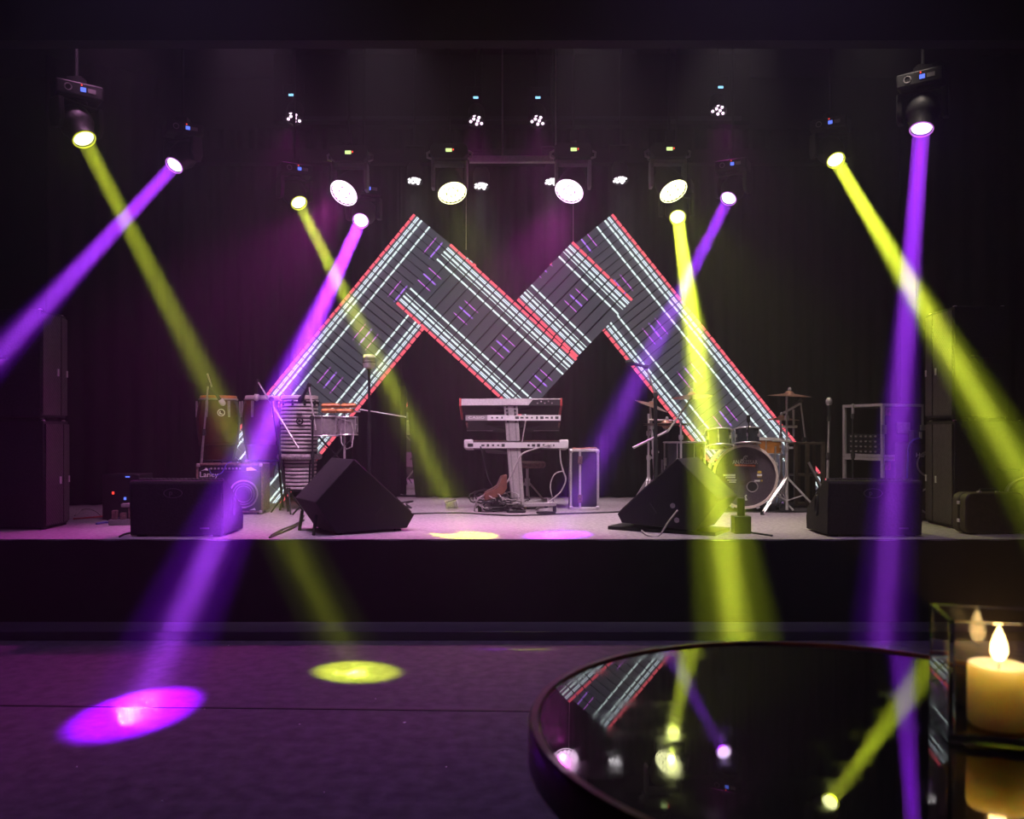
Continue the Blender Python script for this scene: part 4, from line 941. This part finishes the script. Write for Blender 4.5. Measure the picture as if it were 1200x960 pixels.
mic_stand('thin black tripod stand beside the rack cases', st_at(999.5, 7.1), at(999.5, 488, 7.1), None, 'pencil', None, .13, .5, 'black')
# hardware trolley behind the kit
q = fl(943, 8.05); hc = thing('hardware_trolley', 'dark metal trolley frame standing behind the tall cymbal stand', 'trolley', (q.x, 8.05, RZ), R(5))
for x in (-.13, -.02, .13):
    MB().box((x, -.1, .31), (.035, .03, .60)).build('upright', M['suitcase'], hc, .003)
    MB().box((x, .1, .31), (.035, .03, .60)).build('upright', M['suitcase'], hc, .003)
MB().box((0, .09, .31), (.28, .008, .58)).build('back_panel', M['black'], hc)
for z in (.03, .30, .595): MB().box((0, 0, z), (.30, .23, .02)).build('shelf', M['suitcase'], hc, .003)
for x in (-.13, .13):
    for y in (-.1, .1): MB().lathe([(.018, 0), (.018, .012)], 10, T(x, y, 0)).build('foot', M['rubber'], hc)
MB().rod((-.02, -.13, .42), (.12, -.13, .16), .012).build('bar', M['chrome'], hc)
# short black post on a box at the stage lip
q = on_stage(871, 626); po = thing('floor_post', 'short black post on a square foot at the stage lip', 'stand', (q.x, q.y + .06, SZ))
MB().box((0, 0, .062), (.118, .11, .122)).build('foot_box', M['black'], po, .004); MB().lathe([(.027, .12), (.027, .245), (.022, .25), (.0001, .25)], 20).build('post', M['black'], po)
# ================================================================ rack cases and amp, stage right
def rack(label, x, y, z, W, D, H, yaw, units):
    r = thing('rack_case', label, 'rack case', (x, y, z), yaw, 'stacked rack cases')
    e = .026
    for sx in (-1, 1):
        for sy in (-1, 1): MB().box((sx * (W / 2 - e / 2), sy * (D / 2 - e / 2), H / 2), (e, e, H)).build('edge', M['alu'], r, .003)
        for zz in (e / 2, H - e / 2): MB().box((sx * (W / 2 - e / 2), 0, zz), (e, D - 2 * e, e)).build('edge', M['alu'], r, .003)
    for sy in (-1, 1):
        for zz in (e / 2, H - e / 2): MB().box((0, sy * (D / 2 - e / 2), zz), (W - 2 * e, e, e)).build('edge', M['alu'], r, .003)
    MB().box((0, D / 2 - .008, H / 2), (W - .03, .008, H - .03)).build('side_panel', M['case'], r)
    MB().box((0, -D / 2 + .008, H / 2), (W - .03, .008, H - .03)).build('side_panel', M['case'], r)
    MB().box((0, 0, H - .010), (W - .03, D - .03, .008)).build('top_panel', M['case'], r); MB().box((0, 0, .010), (W - .03, D - .03, .008)).build('bottom_panel', M['case'], r)
    MB().box((0, -D / 2 + .001, H * .55), (.16, .006, .10)).build('recessed_handle', M['steel'], r, .003)
    MB().box((-W / 2 + .06, -D / 2 + .001, H - .07), (.07, .006, .07)).build('case_label', M['tolex'], r)
    for i, x_ in enumerate((-.06, .02, .10)): MB().lathe([(.016, 0), (.016, .003), (.0001, .003)], 4 if i == 1 else 12, T(x_, -D / 2 + .003, .075) @ Matrix.Rotation(R(90), 4, 'X')).build('printed_mark', M['dimprint'], r)
    for sx in (-1, 1): MB().box((sx * (W / 2 - .015), -D / 2, H * .52), (.06, .012, .08)).build('latch', M['steel'], r, .003)
    return r
RY = 7.5; rx0 = at(1003, 0, RY).x
rz_ = R(24)
H2 = at(0, 473, RY).z - at(0, 536, RY).z; H1 = at(0, 536.5, RY).z - SZ
for lb_, z, H, du in (('lower black rack case with aluminium edges behind the floor monitor', SZ, H1, 1), ('upper black rack case with open end showing units', SZ + H1 + .002, H2, 4)):
    rk = rack(lb_, rx0 + .33, RY + .22, z, .50, .46, H, rz_, du)
    m4 = Matrix.Identity(4)
    for k in range(du):
        u = MB().box((-.10, 0, .05 + k * .045), (.26, .36, .040)).build('rack_unit', M['black'], rk, .002)
        for j in range(6): MB().lathe([(.009, 0), (.007, .014), (.0001, .014)], 8, T(-.232, -.14 + j * .055, .05 + k * .045) @ Matrix.Rotation(R(-90), 4, 'Y')).build('knob', M['steel'], u)
Y = 6.86; p = at(1066, 0, Y)
ba = thing('bass_cabinet', 'black bass cabinet with white lettering behind the speaker stack', 'amplifier', (p.x + .27, Y + .16, SZ))
bh = at(0, 519, Y).z - SZ
MB().box((0, 0, bh / 2 + .008), (.52, .28, bh - .016)).build('cabinet', M['cab'], ba, .012)
for z in (.16, bh - .17): MB().torus(.10, .008, 32, 8, T(-.10, -.142, z) @ FACE).build('speaker_ring', M['steel'], ba)
lettering('Hart', .052, M['print'], ba, T(-.165, -.145, bh - .10) @ FACE, sx=1.0)
for x in (-.22, .22):
    for y in (-.1, .1): MB().lathe([(.02, 0), (.02, .01)], 10, T(x, y, 0)).build('foot', M['rubber'], ba)
MB().box((-.10, -.10, bh + .05), (.26, .10, .10)).build('head_unit', M['black'], ba, .006)
MB().box((-.18, -.154, bh + .06), (.02, .01, .055)).build('jack_plate', M['white'], ba)
cable('blue lead looping down from the bass cabinet', [at(1078, 514, 6.8), at(1070, 516, 6.78), at(1065, 524, 6.75), at(1064, 540, 6.75), at(1063, 558, 6.74), sp(1062, 611)], .008, 'bluecable')

# ================================================================ suitcase at the stage edge
q = on_stage(1120, 627); Y0 = q.y
sw, sd, sh = .45, .15, .285
sc_ = thing('suitcase', 'old brown suitcase with rounded corners and a top handle', 'suitcase', (at(1118, 0, Y0).x + sw / 2 + .07, Y0 + .10, SZ), R(7))
def rr(w, h, rad, z0, n=6):
    pts = []
    for cx, cz, a0 in ((w / 2 - rad, h - rad, 0), (-w / 2 + rad, h - rad, 90), (-w / 2 + rad, rad, 180), (w / 2 - rad, rad, 270)):
        for i in range(n + 1):
            a_ = R(a0 + 90 * i / n); pts.append((cx + rad * math.cos(a_), cz + rad * math.sin(a_)))
    return pts
for nm, y0, y1, gr in (('lid_shell', -sd / 2, -.006, 0), ('base_shell', .006, sd / 2, 0)):
    MB().prism([(x, y0, z + .006) for x, z in rr(sw, sh, .055, 0)], (0, y1 - y0, 0)).build(nm, M['suitcase'], sc_, .01)
MB().prism([(x, -.006, z + .006) for x, z in rr(sw - .008, sh - .008, .05, 0)], (0, .012, 0)).build('closing_seam', M['rubber'], sc_)
MB().tube([(-.07, 0, sh + .004), (-.065, 0, sh + .024), (.065, 0, sh + .024), (.07, 0, sh + .004)], .010, 8).build('handle', M['rubber'], sc_)
for s in (-1, 1):
    MB().box((s * .07, 0, sh + .008), (.022, .03, .012)).build('handle_mount', M['chrome'], sc_, .002); MB().box((-sw / 2 - .002, s * .0, sh * (.55 + .22 * s)), (.010, .03, .024)).build('latch', M['chrome'], sc_, .002)
    MB().box((s * (sw / 2 - .08), 0, .004), (.04, .09, .008)).build('foot', M['rubber'], sc_)
# rounded instrument case behind it
q = at(1192, 0, 6.2); ic = thing('instrument_case', 'pale rounded instrument case standing behind the suitcase', 'case', (q.x + .05, 6.205, SZ), 0)
icz = at(0, 560, 6.15).z - SZ
prof = [(-.14, .006), (.14, .006)] + [(.14 * math.cos(R(a_)), icz - .14 + .14 * math.sin(R(a_))) for a_ in range(0, 181, 15)]
MB().prism([(x, -.03, z) for x, z in prof], (0, .06, 0)).build('shell', mat('pale_case_leather', (.20, .18, .10), .6, 0, .3, 40, .2), ic, .02)
MB().tube([(x * 1.01, -.032, z) for x, z in prof[2:]], .007, 6).build('piping', M['greycable'], ic)
MB().box((0, 0, .003), (.22, .05, .006)).build('foot_pad', M['rubber'], ic)

# ================================================================ odds and ends, stage left
q = on_stage(141, 616)
pb = thing('power_strip', 'pale socket block with plugged adapters beside the floor monitor', 'power strip', (q.x, q.y + .05, SZ), R(12))
MB().box((0, 0, .022), (.20, .07, .044)).build('strip_body', M['grey'], pb, .005)
for x, h_ in ((-.06, .07), (0, .05), (.06, .085)): MB().box((x, 0, .044 + h_ / 2), (.042, .05, h_)).build('plug', M['tolex'], pb, .006)
MB().box((.03, .01, .15), (.09, .06, .03)).build('adapter', M['grey'], pb, .006); MB().rod((.06, 0, .12), (.05, .01, .14), .008).build('adapter_pin', M['steel'], pb)
p_ = at(148, 575, 6.9)
sb = thing('stage_box', 'dark equipment case with blue and red indicator lights behind the monitor', 'equipment case', (p_.x - .03, 7.0, SZ), 0)
bhh = at(0, 556, 6.9).z - SZ
MB().box((0, 0, bhh / 2 + .005), (.30, .26, bhh - .01)).build('case_body', M['black'], sb, .006)
for nm, px, py, m_, w_, h_ in (('indicator', 149, 559, 'led_blue', .034, .010), ('indicator', 146, 584.5, 'led_blue', .018, .022), ('indicator', 132, 578, 'led_red', .016, .02)):
    a = at(px, py, 6.86); MB().box((a.x - sb.location.x, -.132, a.z - SZ), (w_, .006, h_)).build(nm, M[m_], sb)
for x in (-.11, .11):
    for y in (-.1, .1): MB().lathe([(.015, 0), (.015, .008)], 10, T(x, y, 0)).build('foot', M['rubber'], sb)
cable('red cable lying across the stage beside the speaker stack', [sp(86, 609), sp(105, 607.5), sp(120, 606), sp(136, 604)], .007, 'redcable')
cable('blue cable lying beside the pale socket block', [sp(113, 615), sp(122, 613.5), sp(130, 613), sp(138, 611, .03)], .010, 'bluecable')
cable('grey cable arching up beside the speaker stack', [sp(88, 605), sp(95, 602, .03), sp(104, 603, .05), sp(113, 604, .03), sp(118, 605)], .006, 'greycable')
cable('black cable trailing from the tipped monitor by the timbales', [sp(316, 631), sp(328, 626), sp(338, 622), sp(350, 617, .02), sp(356, 612, .05)], .008, 'rubber')
cable('second black cable trailing from the tipped monitor by the timbales', [sp(318, 629), sp(330, 622), sp(343, 617), sp(356, 614, .03)], .008, 'rubber')
cable('black cable curling on the stage below the mirror', [sp(462, 596), sp(474, 594), sp(482, 596), sp(476, 591), sp(484, 588), sp(470, 590)], .008, 'rubber')
cable('long black cable running along the stage before the keyboards', [sp(480, 603), sp(540, 602), sp(600, 605), sp(660, 603), sp(720, 601), sp(742, 599)], .007, 'rubber')
cable('pale lead running up the tipped monitor before the drum kit', [sp(752, 624, .012), at(760, 628, 5.85), at(772, 628, 5.84), at(783, 612, 5.84), at(794, 598, 5.86)], .006, 'greycable')
cable('black cable trailing from the short post along the stage edge', [sp(872, 622, .01), sp(880, 625), sp(892, 627), sp(905, 629)], .007, 'rubber')
cable('black cable beside the monitor under the violet beam', [sp(140, 630), sp(146, 627), sp(153, 625.5)], .007, 'rubber')
cb = MB(); c0 = on_stage(762, 592)
rnd = random.Random(5)
for i in range(7):
    x = c0.x + rnd.uniform(-.05, .05); cb.tube([(c0.x - .12 + i * .035 + .015 * k, c0.y - .25 + .01 * i, SZ + .01 + .30 * (1 - abs(k - 5) / 5.0) * rnd.uniform(.75, 1.0) if 0 < k < 10 else SZ + .008) for k in range(11)], .006, 5)
tag(cb.build('cable_heap', M['greycable'], ang=180), 'loops of pale cable hung at the foot of the hi-hat stand', 'cables', kind='stuff')

# litter on the dance floor
for i, (px, py) in enumerate(((471, 737), (474, 848), (268, 757), (240, 832), (351, 850), (380, 930), (190, 940), (523, 900), (90, 900), (440, 820))):
    q = on_floor(px, py); o = MB(T(q.x, q.y, .062 if 733 < py < 740 else .002) @ rotz(i)).box((0, 0, .002), (.014, .009, .003) if i < 2 else (.006, .004, .002)).build('paper_scrap', M['print'])
    tag(o, 'tiny white paper scrap lying on the dance floor carpet', 'litter', 'paper scraps on the floor')

# ================================================================ the round table in front
TX, TY_, TR, TZ = .502, 1.245, .485, .900
tab = thing('round_table', 'round dark mirror-topped table with a red-brown wooden rim', 'table', (TX, TY_, 0)); tab.rotation_euler = (R(.15), R(.45), 0)
tm = bpy.data.materials.new('dark_mirror_top'); tm.use_nodes = True; nt = tm.node_tree; b = nt.nodes['Principled BSDF']
b.inputs['Base Color'].default_value = (.006, .005, .005, 1); b.inputs['IOR'].default_value = 2.6; b.inputs['Specular IOR Level'].default_value = .5
tc = nt.nodes.new('ShaderNodeTexCoord'); n1 = nt.nodes.new('ShaderNodeTexNoise'); n1.inputs['Scale'].default_value = 9; n1.inputs['Detail'].default_value = 6; n1.inputs['Roughness'].default_value = .65
nt.links.new(tc.outputs['Object'], n1.inputs[0]); mr = nt.nodes.new('ShaderNodeMapRange'); mr.inputs[1].default_value = .45; mr.inputs[2].default_value = .75; mr.inputs[3].default_value = .012; mr.inputs[4].default_value = .13
nt.links.new(n1.outputs['Fac'], mr.inputs[0]); nt.links.new(mr.outputs[0], b.inputs['Roughness'])
MB().lathe([(TR - .017, TZ - .02), (TR - .017, TZ), (.0001, TZ)], 96).build('table_top', tm, tab)
MB().lathe([(TR - .017, TZ - .06), (TR - .004, TZ - .062), (TR, TZ - .055), (TR, TZ - .002), (TR - .003, TZ + .004), (TR - .013, TZ + .004), (TR - .017, TZ), (TR - .017, TZ - .06)], 96).build('rim', M['rim'], tab)
MB().lathe([(.0001, TZ - .05), (.20, TZ - .05), (.20, TZ - .03), (TR - .015, TZ - .022)], 48).build('underframe', M['black'], tab)
MB().lathe([(.045, .03), (.035, .08), (.035, TZ - .05)], 24).build('pedestal', M['black'], tab)
MB().lathe([(.26, 0), (.26, .012), (.10, .03), (.045, .04)], 40).build('base_plate', M['black'], tab)

# candle in a square glass
gx, gy = .690, 1.212
hw, hd, GH, wt = .077, .062, .168, .008
zt0 = TZ - .0005 + .0015
gl = thing('candle_glass', 'square clear glass candle holder on the round table', 'candle holder', (gx, gy, zt0), R(-15))
g = MB(); h_ = .012
o_ = [(-hw, -hd), (hw, -hd), (hw, hd), (-hw, hd)]; i_ = [(-hw + wt, -hd + wt), (hw - wt, -hd + wt), (hw - wt, hd - wt), (-hw + wt, hd - wt)]
vs_ = [(x, y, 0) for x, y in o_] + [(x, y, GH) for x, y in o_] + [(x, y, GH) for x, y in i_] + [(x, y, h_) for x, y in i_]
fs_ = [(3, 2, 1, 0)] + [(k, (k + 1) % 4, 4 + (k + 1) % 4, 4 + k) for k in range(4)] + [(4 + k, 4 + (k + 1) % 4, 8 + (k + 1) % 4, 8 + k) for k in range(4)] + [(8 + k, 8 + (k + 1) % 4, 12 + (k + 1) % 4, 12 + k) for k in range(4)] + [(12, 13, 14, 15)]
g.add(vs_, fs_); g.build('glass_wall', glass('clear_glass', (1.0, .97, .94), .0, 1.48), gl, .0015, smooth=False)
cd = thing('candle', 'lit cream pillar candle inside the square glass', 'candle', (gx, gy, zt0 + h_ + .0008))
wx = bpy.data.materials.new('cream_wax'); wx.use_nodes = True; b = wx.node_tree.nodes['Principled BSDF']
b.inputs['Base Color'].default_value = (1.0, .84, .50, 1); b.inputs['Roughness'].default_value = .5
b.inputs['Subsurface Weight'].default_value = 1.0; b.inputs['Subsurface Radius'].default_value = (1.0, .68, .28); b.inputs['Subsurface Scale'].default_value = .06
CHT = .086
MB().lathe([(.0001, 0), (.037, 0), (.0395, .003), (.0395, CHT - .006), (.0385, CHT - .001), (.036, CHT), (.030, CHT - .004), (.015, CHT - .008), (.0001, CHT - .009)], 40).build('wax', wx, cd)
MB().tube([(0, 0, CHT - .010), (.001, 0, CHT), (.003, .001, CHT + .009)], .0012, 6).build('wick', M['rubber'], cd)
fm = bpy.data.materials.new('candle_flame'); fm.use_nodes = True; nt = fm.node_tree; nt.nodes.remove(nt.nodes['Principled BSDF'])
e_ = nt.nodes.new('ShaderNodeEmission'); e_.inputs[0].default_value = (1.0, .66, .24, 1); e_.inputs[1].default_value = 7.0
t_ = nt.nodes.new('ShaderNodeBsdfTransparent'); a_ = nt.nodes.new('ShaderNodeAddShader')       # a flame lets light through
nt.links.new(e_.outputs[0], a_.inputs[0]); nt.links.new(t_.outputs[0], a_.inputs[1]); nt.links.new(a_.outputs[0], nt.nodes['Material Output'].inputs[0])
fm.cycles.emission_sampling = 'NONE'
MB(T(.001, 0, CHT + .003)).lathe([(.0001, 0), (.007, .004), (.0112, .013), (.0105, .024), (.0070, .036), (.0028, .046), (.0001, .052)], 16).build('flame', fm, cd)
l = bpy.data.lights.new('candle_light', 'POINT'); lo = bpy.data.objects.new('candle_light', l); col.objects.link(lo); lo.parent = cd
l.energy = 5.5; l.color = (1.0, .50, .16); l.shadow_soft_size = .006; lo.location = (.001, 0, CHT + .022)
